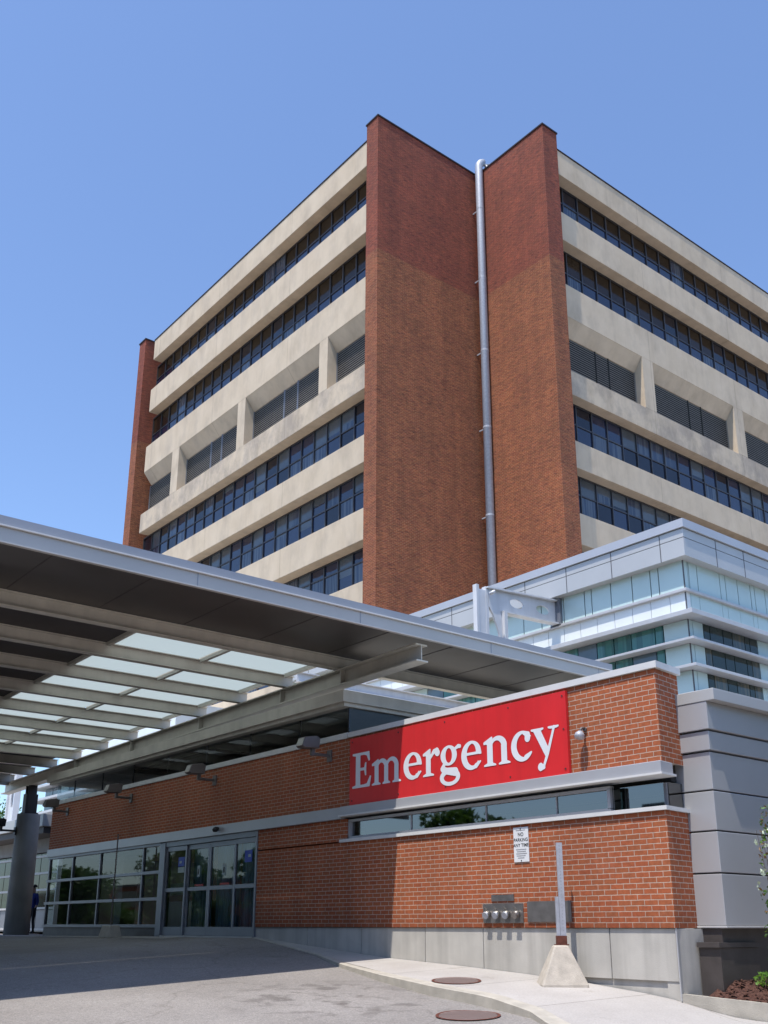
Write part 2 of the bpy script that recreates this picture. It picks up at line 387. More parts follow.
# ---------------------------------------------------------------- ground
GY = [-200, -20, 5, 8.4, 9.35, 10.0, 11.3, 12.6, 14.0, 16.1, 21, 26, 34, 60, 300]
GZ = [-2.3, -2.1, -1.36, -1.14, -1.0, -.92, -.80, -.72, -.65, -.56, -.22, -.24, -.28, -.30, -.4]
def lerp(x, xs, ys):
    if x <= xs[0]: return ys[0]
    for i in range(1, len(xs)):
        if x <= xs[i]: return ys[i-1]+(ys[i]-ys[i-1])*(x-xs[i-1])/(xs[i]-xs[i-1])
    return ys[-1]
def gsx(x): return max(-.75, .055*(x-13)) if x < 13 else 0
def g(x, y): return -.10*min(1, max(0, (x-12.3)/.9))*min(1, max(0, (9.5-y)/.7))+lerp(y, GY, GZ)+gsx(x)*lerp(y, [-50, 24, 40], [1, 1, .35])
CURB = [(13.2, 24.), (13.0, 21.0), (12.35, 17.5), (11.71, 15.67), (11.23, 14.04), (10.92, 12.4), (10.85, 11.0), (10.6, 10.04), (10.25, 9.39), (9.7, 8), (8.9, 6), (7.6, 2), (6, -4), (2, -20)]
def curbx(y):
    ys = [p[1] for p in reversed(CURB)]; xs = [p[0] for p in reversed(CURB)]
    return lerp(y, ys, xs)
def curbh(y): return lerp(y, [8, 9.5, 11, 12.5, 15, 17.5, 20], [.03, .06, .15, .15, .09, .035, .012])
xs = [-400, -150, -60, -30, -15, -8, -4] + [i*.5 for i in range(-4, 27)] + [13.3, 14, 16, 20, 26, 40, 80, 200, 500]
ys = [-400, -100, -40, -20, -10, -5] + [i*.5 for i in range(-4, 76)] + [42, 50, 60, 80, 120, 200, 500]
mb = MB(); vs = [(x, y, g(x, y)-curbh(y)-.004 if x < 14 else g(x, y)-.30) for y in ys for x in xs]; nx = len(xs)
mb.add(vs, [(j*nx+i, j*nx+i+1, (j+1)*nx+i+1, (j+1)*nx+i) for j in range(len(ys)-1) for i in range(nx-1)])
struct(mb.build('road', 'road', smooth=True))
# sidewalk sheet + curb face
mb = MB(); st = []
yy = [i*.25 for i in range(-80, 97)]
for y in yy:
    x0 = curbx(y); xe = 13.02 if y > 9.36 else (13.02+(9.36-y)*.55 if y > 6 else 30)
    st.append([(x0+(xe-x0)*k/10, y, g(x0+(xe-x0)*k/10, y)) for k in range(11)])
vs = [p for row in st for p in row]
mb.add(vs, [(j*11+i, j*11+i+1, (j+1)*11+i+1, (j+1)*11+i) for j in range(len(yy)-1) for i in range(1, 10)])
struct(mb.build('sidewalk', 'walk', smooth=True))
mb = MB()
for j in range(len(yy)-1):
    a = st[j]; b = st[j+1]
    def row(q, y):
        x, _, z = q[0]; x1, _, z1 = q[1]; return [(x-.02, y, z-.3), (x-.015, y, z-.012), (x+.012, y, z), (x+.16, y, z+.001), (x1, y, z1)]
    ra, rb = row(a, yy[j]), row(b, yy[j+1])
    mb.add(ra+rb, [(i, i+1, i+6, i+5) for i in range(4)])
struct(mb.build('curb', 'curb', fixn=False))
# sidewalk under the canopy in front of doors, up to the far pavilion
mb = MB(); vs = []; Y2 = [24+i*2 for i in range(20)]
for y in Y2:
    for x in (12.3, 12.6, 13.02, 14.2, 16): vs.append((x, y, g(x, y)-curbh(y)+.004))
mb.add(vs, [(j*5+i, j*5+i+1, j*5+i+6, j*5+i+5) for j in range(len(Y2)-1) for i in range(4)])
struct(mb.build('pavement', 'walk'))

# ---------------------------------------------------------------- hospital tower
T = thing('hospital_tower', 'tall brown brick and beige concrete hospital tower with ribbon windows', 'building', (40, 45, -1))
PT = 41.64
def tbox(name, mat, *b, **k): return MB().box(*b).build(name, mat, T, **k)
tbox('brick_pier', 'brick_tower', 27, 34.23, 34.19, 35.16, -1, PT)
tbox('brick_pier', 'brick_tower', 34.23, 35.36, 28.96, 34.187, -1, PT-.12)
tbox('brick_pier', 'brick_tower', 27, 29.5, 61.85, 62.84, -1, 41.5)
tbox('brick_wall', 'brick_tower', 28.9, 75, 35.163, 61.847, -1, 40.9)
tbox('brick_wall', 'brick_tower', 35.363, 75, 30.9, 35.16, -1, 40.9)
for q in ((26.95, 34.20, 34.14, 35.21, PT, PT+.09), (34.18, 35.41, 28.91, 34.12, PT-.12, PT-.03), (26.94, 29.5, 61.80, 62.9, 41.5, 41.6)): MB().box(*q).build('parapet_cap', 'flashing', T)
levels = [(39.6, 41.2), (35.3, 37.1), (30.5, 32.5), (25.9, 27.3), (21.8, 23.3), (17.7, 19.35), (14.2, 15.6), (10.2, 11.9)]
for i, (a, b) in enumerate(levels):
    mb = MB().box(27.4, 28.9, 35.165, 61.15, a, b); mb.build('spandrel', 'spandrel', T, bevel=.02)
    mb = MB().box(35.365, 75, 29.5, 30.9, a, b); mb.build('spandrel', 'spandrel', T, bevel=.02)
mb = MB().box(27.36, 28.9, 35.17, 61.17, 41.2, 41.27).box(35.37, 75, 29.46, 30.9, 41.2, 41.27); mb.build('roof_edge', 'flashing', T)
rows = [(37.1, 39.6), (32.5, 35.3), (23.3, 25.9), (19.35, 21.8), (15.6, 17.7), (11.9, 14.2)]
camv = Vector((0, 0, 0))
bays = []
for ri, (z0, z1) in enumerate(rows):
    zt = z0+1.42
    fr = MB(); e = 28.15
    k0 = 0; y = 35.2; edges = [35.17]+[35.0+1.215*k for k in range(1, 22)]+[61.84]
    edges = [q for q in edges if q <= 61.9]
    for yv in edges: fr.box(e-.07, e+.05, yv-.035, yv+.035, z0-.05, z1)
    fr.box(e-.05, e+.05, 35.17, 61.84, zt-.035, zt+.035); fr.box(e-.075, e+.06, 35.17, 61.84, z0-.06, z0+.06); fr.box(e-.075, e+.06, 35.17, 61.84, z1-.07, z1+.01)
    fr.build('window_frame', 'mullion', T)
    for a, b in zip(edges[:-1], edges[1:]): bays.append(('L', ri, a, b, z0, zt, z1))
    fr = MB(); e = 30.2; edges = [35.365]+[35.75+1.25*k for k in range(0, 32)]
    for xv in edges: fr.box(xv-.035, xv+.035, e-.07, e+.05, z0-.05, z1)
    fr.box(35.37, 75, e-.05, e+.05, zt-.035, zt+.035); fr.box(35.37, 75, e-.075, e+.06, z0-.06, z0+.06); fr.box(35.37, 75, e-.075, e+.06, z1-.07, z1+.01)
    fr.build('window_frame', 'mullion', T)
    for a, b in zip(edges[:-1], edges[1:]): bays.append(('R', ri, a, b, z0, zt, z1))
def bay_box(mb, bay, mi0, mi1):
    side, ri, a, b, z0, zt, z1 = bay
    segs = [(z0, zt, mi0), (zt, z1, mi1)]
    if ri >= 2 and random.random() < .45:
        zz = random.uniform(zt-.5, z1-.35)
        segs = [(z0, zz, mi0), (zz, z1, 4)] if zz < zt else [(z0, zt, mi0), (zt, zz, mi1), (zz, z1, 4)]
    for (lo, hi, mi) in segs:
        tilt = random.uniform(-.006, .006)
        if side == 'L':
            e = 28.15; vs = [(e+tilt, b, lo), (e-tilt, a, lo), (e, a, hi), (e, b, hi)]
        else:
            e = 30.2; vs = [(a, e+tilt, lo), (b, e-tilt, lo), (b, e, hi), (a, e, hi)]
        mb.add(vs, [(0, 1, 2, 3)], mi)
GM = ['g_brown', 'g_blue', 'g_dark', 'g_curtain']
def pick(ri):
    k = random.random()
    if ri <= 1:
        return (1 if k < .75 else 3), (0 if k < .82 else (3 if k < .9 else 2))
    return (3 if k < .36 else (1 if k < .8 else 2)), (1 if k < .5 else (2 if k < .72 else 3))
def proj(p):
    p = Vector(p); d = p.dot(Fv); return (cx+f_*p.dot(r_)/d, cy-f_*p.dot(u_)/d)
def area(bay):
    side, ri, a, b, z0, zt, z1 = bay
    q = [proj((28.15, b, z0)), proj((28.15, a, z0)), proj((28.15, a, z1)), proj((28.15, b, z1))] if side == 'L' else [proj((a, 30.2, z0)), proj((b, 30.2, z0)), proj((b, 30.2, z1)), proj((a, 30.2, z1))]
    if min(p[0] for p in q) > 768 or min(p[1] for p in q) > 620 or ri == 5: return 0
    if side == 'R' and ri >= 4: return 0
    if side == 'L' and max(p[1] for p in q) > 600 + 0*q[0][0]: return 0
    return abs(sum(q[i][0]*q[(i+1) % 4][1]-q[(i+1) % 4][0]*q[i][1] for i in range(4)))/2
bays.sort(key=area, reverse=True)
rest = MB()
for i, bay in enumerate(bays):
    lo, hi = pick(bay[1])
    if i < 100:
        mb = MB(); bay_box(mb, bay, 0, 1); mb.build('window', [GM[lo], GM[hi], 'g_dark', 'g_dark', 'g_blind'], T)
    else: bay_box(rest, bay, lo, hi)
rw = rest.build('window', GM+['g_blind'], T); rw['kind'] = 'stuff'; rw['label'] = 'smaller and farther panes of the ribbon windows'
# louvre storey
for a, b in ((38.98, 39.76), (47.48, 48.35), (55.9, 56.87)):
    MB().box(27.4, 28.8, a, b, 27.3, 30.5).build('column', 'spandrel', T)
for a, b in ((42.23, 43.2), (51.2, 52.2), (60.2, 61.2), (69.2, 70.2)):
    MB().box(a, b, 29.5, 30.8, 27.3, 30.5).build('column', 'spandrel', T)
RZ = 29.72
for a, b in ((35.165, 38.98), (39.76, 47.48), (48.35, 55.9), (56.87, 61.15)):
    MB().prism([(27.42, a+.004, 30.499), (28.02, a+.004, RZ), (28.9, a+.004, RZ), (28.9, a+.004, 30.499)], (0, b-a-.008, 0)).build('recess_soffit', 'spandrel', T, fixn=True)
for a, b in ((35.365, 42.23), (43.2, 51.2), (52.2, 60.2), (61.2, 69.2)):
    MB().prism([(a+.004, 29.52, 30.499), (a+.004, 30.05, RZ), (a+.004, 30.8, RZ), (a+.004, 30.8, 30.499)], (b-a-.008, 0, 0)).build('recess_soffit', 'spandrel', T, fixn=True)
lb = [(35.165, 38.98), (39.76, 47.48), (48.35, 55.9), (56.87, 61.3)]
for bi, (a, b) in enumerate(lb):
    mb = MB(); e = 28.03; z = 27.3
    mb.box(e+.05, e+.09, a, b, 27.3, RZ, 1)
    while z < RZ-.12:
        mb.prism([(e, a+.05, z), (e, a+.05, z+.035), (e+.10, a+.05, z+.12), (e+.10, a+.05, z+.085)], (0, b-a-.1, 0)); z += .135
    n = max(1, round((b-a)/2.4))
    for k in ([.38, .56] if b-a > 6 else []): mb.box(e-.04, e+.02, a+(b-a)*k-.05, a+(b-a)*k+.05, 27.3, RZ, 2)
    mb.box(e-.03, e+.02, a, a+.07, 27.3, RZ, 2).box(e-.03, e+.02, b-.07, b, 27.3, RZ, 2)
    mb.build('louvre', ['louvre', 'louvre_back', 'frame_grey'], T)
for a, b in ((35.365, 42.23), (43.2, 51.2), (52.2, 60.2), (61.2, 69.2)):
    mb = MB(); e = 30.07; z = 27.3
    mb.box(a, b, e+.05, e+.09, 27.3, RZ, 1)
    while z < RZ-.12:
        mb.prism([(a+.05, e, z), (a+.05, e, z+.035), (a+.05, e+.10, z+.12), (a+.05, e+.10, z+.085)], (b-a-.1, 0, 0)); z += .135
    for k in [.5, .66]: mb.box(a+(b-a)*k-.03, a+(b-a)*k+.03, e-.04, e+.02, 27.3, RZ, 1)
    mb.box(a, a+.07, e-.03, e+.02, 27.3, RZ, 2).box(b-.07, b, e-.03, e+.02, 27.3, RZ, 2)
    mb.build('louvre', ['louvre', 'louvre_back', 'louvre'], T)
# exhaust pipe in the inner corner
px, py = 33.97, 33.62
pts = [(px, py, 8), (px, py, 41.7)] + [(px+.55*(1-math.cos(t)), py+.0, 41.7+.55*math.sin(t)) for t in [math.pi*k/8 for k in range(1, 9)]] + [(px+1.1, py, 41.6)]
pipe = MB().tube(pts, .215, 16).build('exhaust_pipe', 'galv', T, smooth=True)
z = 10
while z < 41:
    mb = MB().tube([(px, py, z-.05), (px, py, z+.05)], .225, 16).box(px-.03, px+.03, py+.18, 34.185, z-.03, z+.03)
    mb.build('bracket', 'galv', pipe); z += 4.6 if z > 20 else 5
for x in (47, 58): MB().box(x, x+.25, 29.9, 30.1, 41.27, 41.55).build('roof_anchor', 'flashing', T)

# ---------------------------------------------------------------- glass annex
A = thing('glass_annex', 'three storey annex with pale frosted glass bands and silver panels at right', 'building', (22, 14.65, -1))
def abox(name, mat, *b, **k): return MB().box(*b).build(name, mat, A, **k)
AX, AY, XE, YE = 22., 14.65, 36., 33.5
abox('core', 'tyvek', AX+.25, XE, AY+.25, YE, -1, 9.7)
# fascia
mb = MB(); o = .28
for (za, zb, off, mi) in ((10.13, 10.37, .34, 1), (9.87, 10.11, o, 0), (9.35, 9.85, o, 0)):
    mb.box(AX-off, XE+2, AY-off, YE, za, zb, mi)
mb.box(AX-o+.02, XE+2, AY-o+.02, YE-.1, 9.42, 10.34, 2)
mb.build('fascia', ['silver2', 'silver', 'seam'], A)
for k in range(12): MB().box(AX-o-.006, AX-o+.01, 15.12+1.66*k-.012, 15.12+1.66*k+.012, 9.345, 10.11).build('fascia_joint', 'seam', A)
for k in range(9): MB().box(23.2+1.35*k-.012, 23.2+1.35*k+.012, AY-o-.006, AY-o+.01, 9.345, 10.11).build('fascia_joint', 'seam', A)
def band(z0, z1, mat, y_seams, x_seams, name='glass_panel', gap=.016):
    yv = [AY]+y_seams+[YE]; xv = [AX]+x_seams+[XE]
    for i in range(len(yv)-1):
        m = mat(i, 'L', yv[i]) if callable(mat) else mat
        abox('window' if m in ('g_green', 'g_greengrey', 'g_brownroom', 'g_dark', 'g_darkgreen') else name, m, AX, AX+.2, yv[i]+gap, yv[i+1]-gap, z0, z1)
    for i in range(len(xv)-1):
        m = mat(i, 'R', xv[i]) if callable(mat) else mat
        if i == 0: x0 = AX+.203
        else: x0 = xv[i]+gap
        abox('window' if m in ('g_green', 'g_greengrey', 'g_brownroom', 'g_dark', 'g_darkgreen') else name, m, x0, xv[i+1]-gap, AY+.004, AY+.2, z0, z1)
    abox('backing', 'seam', AX+.05, XE, AY+.05, YE, z0, z1)
ya = []; y = AY
for k in range(40):
    y += [.80, .27, .62, .74, .70, .26][k % 6]*1.0
    if y < YE-.5: ya.append(y)
xa = [22.24, 22.62, 23.68, 23.95, 24.54, 25.19, 25.41, 25.95, 27, 27.4, 28.3, 29.2, 30.4, 31.8]
band(8.54, 9.40, 'frost', ya, xa)
yb = [AY+.62*k+.5 for k in range(40) if AY+.62*k+.5 < YE-.4]
band(7.84, 8.46, lambda i, s, v: 'frost_white' if s == 'L' else 'frost', yb, xa, gap=.007)
def wmat(seed):
    rr = random.Random(seed)
    def fm(i, s, v):
        if s == 'L':
            if v < 15.4 or (19.0 < v < 19.5) or 24.9 < v < 26.2: return 'frost'
            return rr.choice(['g_green', 'g_green', 'g_greengrey'])
        if v < 22.6 or (25.2 < v < 26.5): return 'frost'
        return rr.choice(['g_darkgreen', 'g_brownroom', 'g_darkgreen'])
    return fm
yc = [15.44, 15.71, 16.5, 17.1, 17.7, 18.4, 19.1, 19.9, 20.6, 21.3, 21.9, 22.7, 23.5, 24.2, 25., 26.3, 27, 27.8, 28.5, 29.4, 30.4, 31.5]
xc = [22.66, 22.95, 23.56, 24.0, 24.6, 24.85, 25.24, 26.6, 27.3, 28, 29, 30, 31]
for k, (z0, z1) in enumerate(((7.13, 7.70), (6.43, 7.04), (5.7, 6.33), (4.4, 5.6), (2.0, 4.3), (-.9, 1.9))):
    band(z0, z1, wmat(k), yc, xc)
for z0, z1, o in ((8.46, 8.54, .10), (7.71, 7.84, .42), (7.05, 7.12, .34), (6.34, 6.42, .34), (5.6, 5.7, .3), (4.3, 4.4, .3), (1.9, 2.0, .1)):
    abox('ledge', 'ledge', AX-o, XE, AY-o, YE, z0, z1, bevel=.01)
for x, y in ((AX-.02, AY-.02),): abox('corner_bead', 'seam', x+.012, x+.04, y+.012, y+.04, 2, 9.40)
# silver clad ground floor
SX, SY = 13.68, 8.95
def cbox(name, mat, x0, y0, z0, z1): return MB().prism([(x0, y0, z0), (34, y0, z0), (34, 14.2, z0), (x0, 14.2, z0)], (0, 0, z1-z0)).build(name, mat, A, bevel=.008)
abox('cladding_core', 'seam', SX+.06, 34, SY+.06, 14.2, .02, 3.4)
for k, (a, b, o) in enumerate(((.035, .775, 0), (.80, 1.395, 0), (1.42, 2.005, 0), (2.03, 2.605, .0), (2.63, 2.925, .035), (2.95, 3.382, .07))):
    cbox('silver_panel', 'silver', SX-o, SY-o, a, b)
cbox('coping', 'silver2', SX-.08, SY-.22, 3.385, 3.57)
cbox('base_trim', 'ledge', SX-.02, SY-.02, 0.0, .03)
abox('base_wall', 'dark_metal', SX+.02, 34, SY+.10, 14.2, -1.2, 0)
abox('base_step', 'dark_metal', SX-.2, SX+.85, SY+.02, SY+.40, -.27, -.20); abox('base_step', 'dark_metal', SX-.15, SX+.85, SY+.04, SY+.40, -1.1, -.274)

# steel outrigger frame between annex and canopy
O = thing('steel_outrigger', 'white steel outrigger arm with oval holes above the canopy roof', 'steel frame', (18.7, 19.1, 6.2))
def plate_with_holes(y, t):
    bm = bmesh.new()
    n = 20
    outer = [(19.25, 9.08), (22.0, 9.27), (22.0, 8.60), (19.62, 8.46)]
    holes = [(20.25, 8.86, .28, .13), (21.35, 8.90, .28, .13)]
    # build as strip boxes around the holes
    mb = MB(); N = 60
    def top(x): return 9.08+(x-19.25)*.069
    def bot(x): return 8.50+(x-19.25)*.036
    x0, x1 = 19.25, 22.0
    for k in range(N):
        a = x0+(x1-x0)*k/N; b = x0+(x1-x0)*(k+1)/N; m = (a+b)/2
        segs = [(bot, top)]
        for hx, hz, ha, hb in holes:
            if abs(m-hx) < ha:
                def hl(x, hx=hx, hz=hz, ha=ha, hb=hb): return hz-hb*math.sqrt(max(0, 1-((x-hx)/ha)**2))
                def hh(x, hx=hx, hz=hz, ha=ha, hb=hb): return hz+hb*math.sqrt(max(0, 1-((x-hx)/ha)**2))
                segs = [(bot, hl), (hh, top)]
        for lo, hi in segs:
            mb.prism([(a, y, lo(a)), (b, y, lo(b)), (b, y, hi(b)), (a, y, hi(a))], (0, t, 0))
    return mb
plate_with_holes(19.09, .03).build('web_plate', 'steel_white', O)
mb = MB().prism([(19.0, 18.97, 9.07), (22, 18.97, 9.27), (22, 18.97, 9.31), (19.0, 18.97, 9.11)], (0, .26, 0)).prism([(19.6, 18.97, 8.47), (22, 18.97, 8.56), (22, 18.97, 8.60), (19.6, 18.97, 8.51)], (0, .26, 0))
mb.build('flange', 'steel_white', O)
for x in (18.62, 18.98): MB().box(x, x+.10, 19.05, 19.2, 6.2, 9.12).build('mast', 'steel_white', O)
MB().box(18.73, 18.98, 19.06, 19.12, 6.2, 9.0).build('mast_web', 'steel_white', O)
MB().box(19.60, 19.72, 18.95, 19.25, 6.2, 8.48).build('post', 'steel_white', O)
mb = MB(); q = [(19.07, 8.9), (19.35, 8.5), (19.52, 8.1), (19.58, 7.4)]
mb.prism([(19.09, 19.05, 9.05), (19.3, 19.05, 9.08), (19.5, 19.05, 8.6), (19.6, 19.05, 8.3), (19.6, 19.05, 7.3), (19.45, 19.05, 7.9), (19.25, 19.05, 8.35), (19.09, 19.05, 8.55)], (0, .06, 0)); mb.build('gusset', 'steel_white', O)
mb = MB().tube([(18.98, 18.9, 8.85), (19.07, 18.8, 8.92), (19.12, 18.9, 8.95)], .05, 8); mb.build('bolt_head', 'steel_white', O, smooth=True)
MB().box(21.9, 22.05, 18.9, 19.3, 8.5, 9.35).build('end_plate', 'frame_grey', O)

# ---------------------------------------------------------------- canopy
def sl(y): return -.015*(y-15.3)
K = thing('entrance_canopy', 'large steel canopy with frosted skylights over the hospital driveway', 'canopy', (13.4, 36.5, -.3))
def sbar(mb, x0, x1, y0, y1, z0, z1, mi=0):
    a = [(x0, y0, z0+sl(y0)), (x1, y0, z0+sl(y0)), (x1, y1, z0+sl(y1)), (x0, y1, z0+sl(y1))]
    b = [(p[0], p[1], p[2]+z1-z0) for p in a]
    return mb.add(a+b, [(3, 2, 1, 0), (4, 5, 6, 7), (0, 1, 5, 4), (1, 2, 6, 5), (2, 3, 7, 6), (3, 0, 4, 7)], mi)
XL = -7.5
mb = MB().box(XL, 19.6, 15.30, 15.36, 5.76, 6.02).box(XL, 19.6, 15.24, 15.32, 5.735, 5.76)
mb.build('fascia', 'fascia', K, bevel=.006)
MB().box(XL, 19.62, 15.25, 15.40, 6.022, 6.045).build('drip_edge', 'white_cap', K)
MB().box(XL, 19.6, 15.33, 15.42, 6.047, 6.22).build('flashing', 'fascia_top', K)
x = XL+.9
while x < 19.5: MB().box(x-.008, x+.008, 15.295, 15.31, 5.765, 6.02).build('fascia_joint', 'fascia_top', K); x += 3.66
P0, PP = 18.25, 2.15
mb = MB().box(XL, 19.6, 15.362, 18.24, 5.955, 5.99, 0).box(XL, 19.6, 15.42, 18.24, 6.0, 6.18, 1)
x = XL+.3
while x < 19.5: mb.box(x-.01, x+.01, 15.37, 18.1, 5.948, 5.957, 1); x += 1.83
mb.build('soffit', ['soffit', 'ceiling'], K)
PY = [P0+PP*k for k in range(0, 11)]
PX0 = -7.4; ZB, ZT = 5.69, 5.985
for k, y in enumerate(PY):
    x1 = 13.50
    if k == 0: x1 = 19.5
    mb = MB(); sbar(mb, PX0, x1, y-.01, y+.012, ZB+.02, ZT-.02); sbar(mb, PX0, x1, y-.09, y+.09, ZB, ZB+.02); sbar(mb, PX0, x1, y-.09, y+.09, ZT-.02, ZT)
    mb.build('purlin', 'steel', K)
MB().box(13.62, 21.9, 20.39, 20.41, 5.82, 6.04).box(13.62, 21.9, 20.31, 20.49, 5.80, 5.82).box(13.62, 21.9, 20.31, 20.49, 6.04, 6.06).build('purlin', 'steel_white', K)
mb = MB(); sbar(mb, PX0, 8.6, 18.35, 39.7, ZT+.005, ZT+.2); sbar(mb, 8.61, 13.3, PY[7], 39.7, ZT+.005, ZT+.2); mb.build('roof_deck', 'ceiling', K)
MB().box(PX0, 13.3, 39.7, 39.8, 5.2, 5.95).build('rear_fascia', 'fascia', K)
for k in range(7):
    for (a, b) in ((8.62, 10.84), (10.94, 13.18)):
        mb = MB(); sbar(mb, a, b, PY[k]+.02, PY[k+1]-.02, ZT+.012, ZT+.024); mb.build('skylight_panel', 'skylight', K)
    for x in (8.60, 10.89, 13.22):
        mb = MB(); sbar(mb, x-.04, x+.04, PY[k]+.10, PY[k+1]-.10, ZT-.08, ZT+.03); mb.build('glazing_bar', 'steel', K)
bx = 13.42
mb = MB(); sbar(mb, bx-.012, bx+.012, 15.42, 40.4, 5.33, 5.65); sbar(mb, bx-.16, bx+.16, 15.40, 40.4, 5.295, 5.33); sbar(mb, bx-.16, bx+.16, 15.42, 40.4, 5.65, 5.682)
mb.build('main_beam', 'steel', K, bevel=.004)
for y in (18.1, 20.6, 24.7, 29., 33.3): 
    mb = MB(); sbar(mb, bx-.14, bx+.14, y-.01, y+.01, 5.33, 5.65); mb.build('stiffener', 'steel', K)
cyy = 37.5
col = MB().tube([(bx, cyy, -.5), (bx, cyy, 3.92)], [.44, .41], 28).build('column', 'cement_col', K, smooth=False)
for p in col.data.polygons: p.use_smooth = len(p.vertices) == 4
mb = MB().box(bx-.16, bx+.16, cyy-.16, cyy-.14, 3.92, 4.97).box(bx-.16, bx+.16, cyy+.14, cyy+.16, 3.92, 4.97).box(bx-.012, bx+.012, cyy-.14, cyy+.14, 3.92, 4.97).box(bx-.25, bx+.25, cyy-.25, cyy+.25, 3.925, 3.97)
mb.box(bx-.22, bx-.165, cyy-.15, cyy+.15, 3.98, 4.65).box(bx+.165, bx+.22, cyy-.15, cyy+.15, 3.98, 4.65)
mb.build('stub', 'ceiling', col)
for (x, y) in ((-2.5, 18), (-2.5, 38)):
    MB().tube([(x, y, g(x, y)-.2), (x, y, 5.3+sl(y))], .38, 20).build('column', 'cement_col', K)
mb = MB(); sbar(mb, -2.66, -2.34, 15.42, 40, 5.3, 5.65); mb.build('main_beam', 'steel', K)

# ---------------------------------------------------------------- emergency department building
E_ = thing('emergency_entrance_building', 'low red brick emergency department wing with strip window and glazed entrance', 'building', (13, 21, -.2))
def ebox(name, mat, *b, **k): return MB().box(*b).build(name, mat, E_, **k)
def pr5(name, mat, z0, z1, y0, y1, off=0., xb=16., **k):
    """wall block whose right-hand end face is slightly skewed"""
    pts = [(13+off, y1, z0), (13+off, y0-.0+off, z0), (13.72, y0+.10+off, z0), (xb, y0+.10+off, z0), (xb, y1, z0)]
    return MB().prism(pts, (0, 0, z1-z0)).build(name, mat, E_, **k)
pr5('brick_wall', 'brick', 0.0, 1.70, 9.35, 20.9)
pr5('brick_wall', 'brick', 2.44, 3.905, 9.35, 34.1, xb=13.5)
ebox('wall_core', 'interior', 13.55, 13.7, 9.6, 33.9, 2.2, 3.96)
pr5('coping', 'white_cap', 3.908, 4.015, 9.33, 17.35, off=-.045, xb=13.73)
pr5('sill', 'white_cap', 1.703, 1.765, 9.35, 17.6, off=-.05, xb=14.)
# concrete base: panels
yb_ = [9.38, 10.6, 11.55, 13.4, 14.95, 16.9, 18.8, 20.92]
for i in range(len(yb_)-1):
    a, b = yb_[i]+.008, yb_[i+1]-.008
    MB().prism([(13.03, a, -.74 if a < 11 else -.95), (13.03, b, -.74 if a < 11 else -.95), (13.5, b, -.74 if a < 11 else -.95), (13.5, a, -.74 if a < 11 else -.95)], (0, 0, .735 if a < 11 else .945)).build('base_panel', 'concrete_base', E_, bevel=.006)
ebox('base_footing', 'concrete_base', 13.07, 13.5, 9.40, 20.9, -1.4, -.05)
ebox('base_corner', 'concrete_base', 13.045, 13.74, 9.375, 9.6, -1.4, -.008)
ebox('base_trim', 'ledge', 13.015, 13.035, 9.355, 9.372, -1.0, .0)
# aluminium band
ebox('metal_band', 'aluminium', 12.93, 13.6, 17.5, 34.05, 2.19, 2.437, bevel=.006)
MB().prism([(12.89, 17.5, 2.26), (12.89, 9.30, 2.26), (13.28, 9.36, 2.26), (13.28, 17.5, 2.26)], (0, 0, .177)).build('metal_band', 'aluminium', E_, bevel=.01)
MB().prism([(12.85, 17.52, 2.225), (12.85, 9.26, 2.225), (13.30, 9.32, 2.225), (13.30, 17.52, 2.225)], (0, 0, .033)).build('drip_edge', 'white_cap', E_)
# strip window
sw = sheetx(13.10, 10.4, 17.36, 1.80, 2.16).build('strip_window', 'strip', E_)
fr = MB().box(13.04, 13.14, 10.42, 17.40, 1.768, 1.82).box(13.04, 13.14, 10.42, 17.40, 2.12, 2.17).box(13.04, 13.14, 17.33, 17.41, 1.81, 2.13).box(13.04, 13.14, 10.42, 10.48, 1.81, 2.13)
for y in (15.4, 13.3, 11.6): fr.box(13.08, 13.13, y-.010, y+.010, 1.81, 2.13)
o = fr.build('frame', 'aluminium', sw)
w2 = sheetx(13.28, 9.55, 10.4, 1.79, 2.16).build('corner_window', 'strip', E_); MB().box(13.26, 13.32, 9.5, 9.55, 1.79, 2.15).build('frame', 'frame_grey', w2)
MB().add([(13.3, 9.5, 1.79), (14.3, 9.5, 1.79), (14.3, 9.5, 2.16), (13.3, 9.5, 2.16)], [(0, 1, 2, 3)]).build('pane', 'strip', w2)
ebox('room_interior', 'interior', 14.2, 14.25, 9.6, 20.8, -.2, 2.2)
ebox('brick_wall', 'brick', 13.0, 13.5, 17.42, 20.9, 1.73, 2.187)
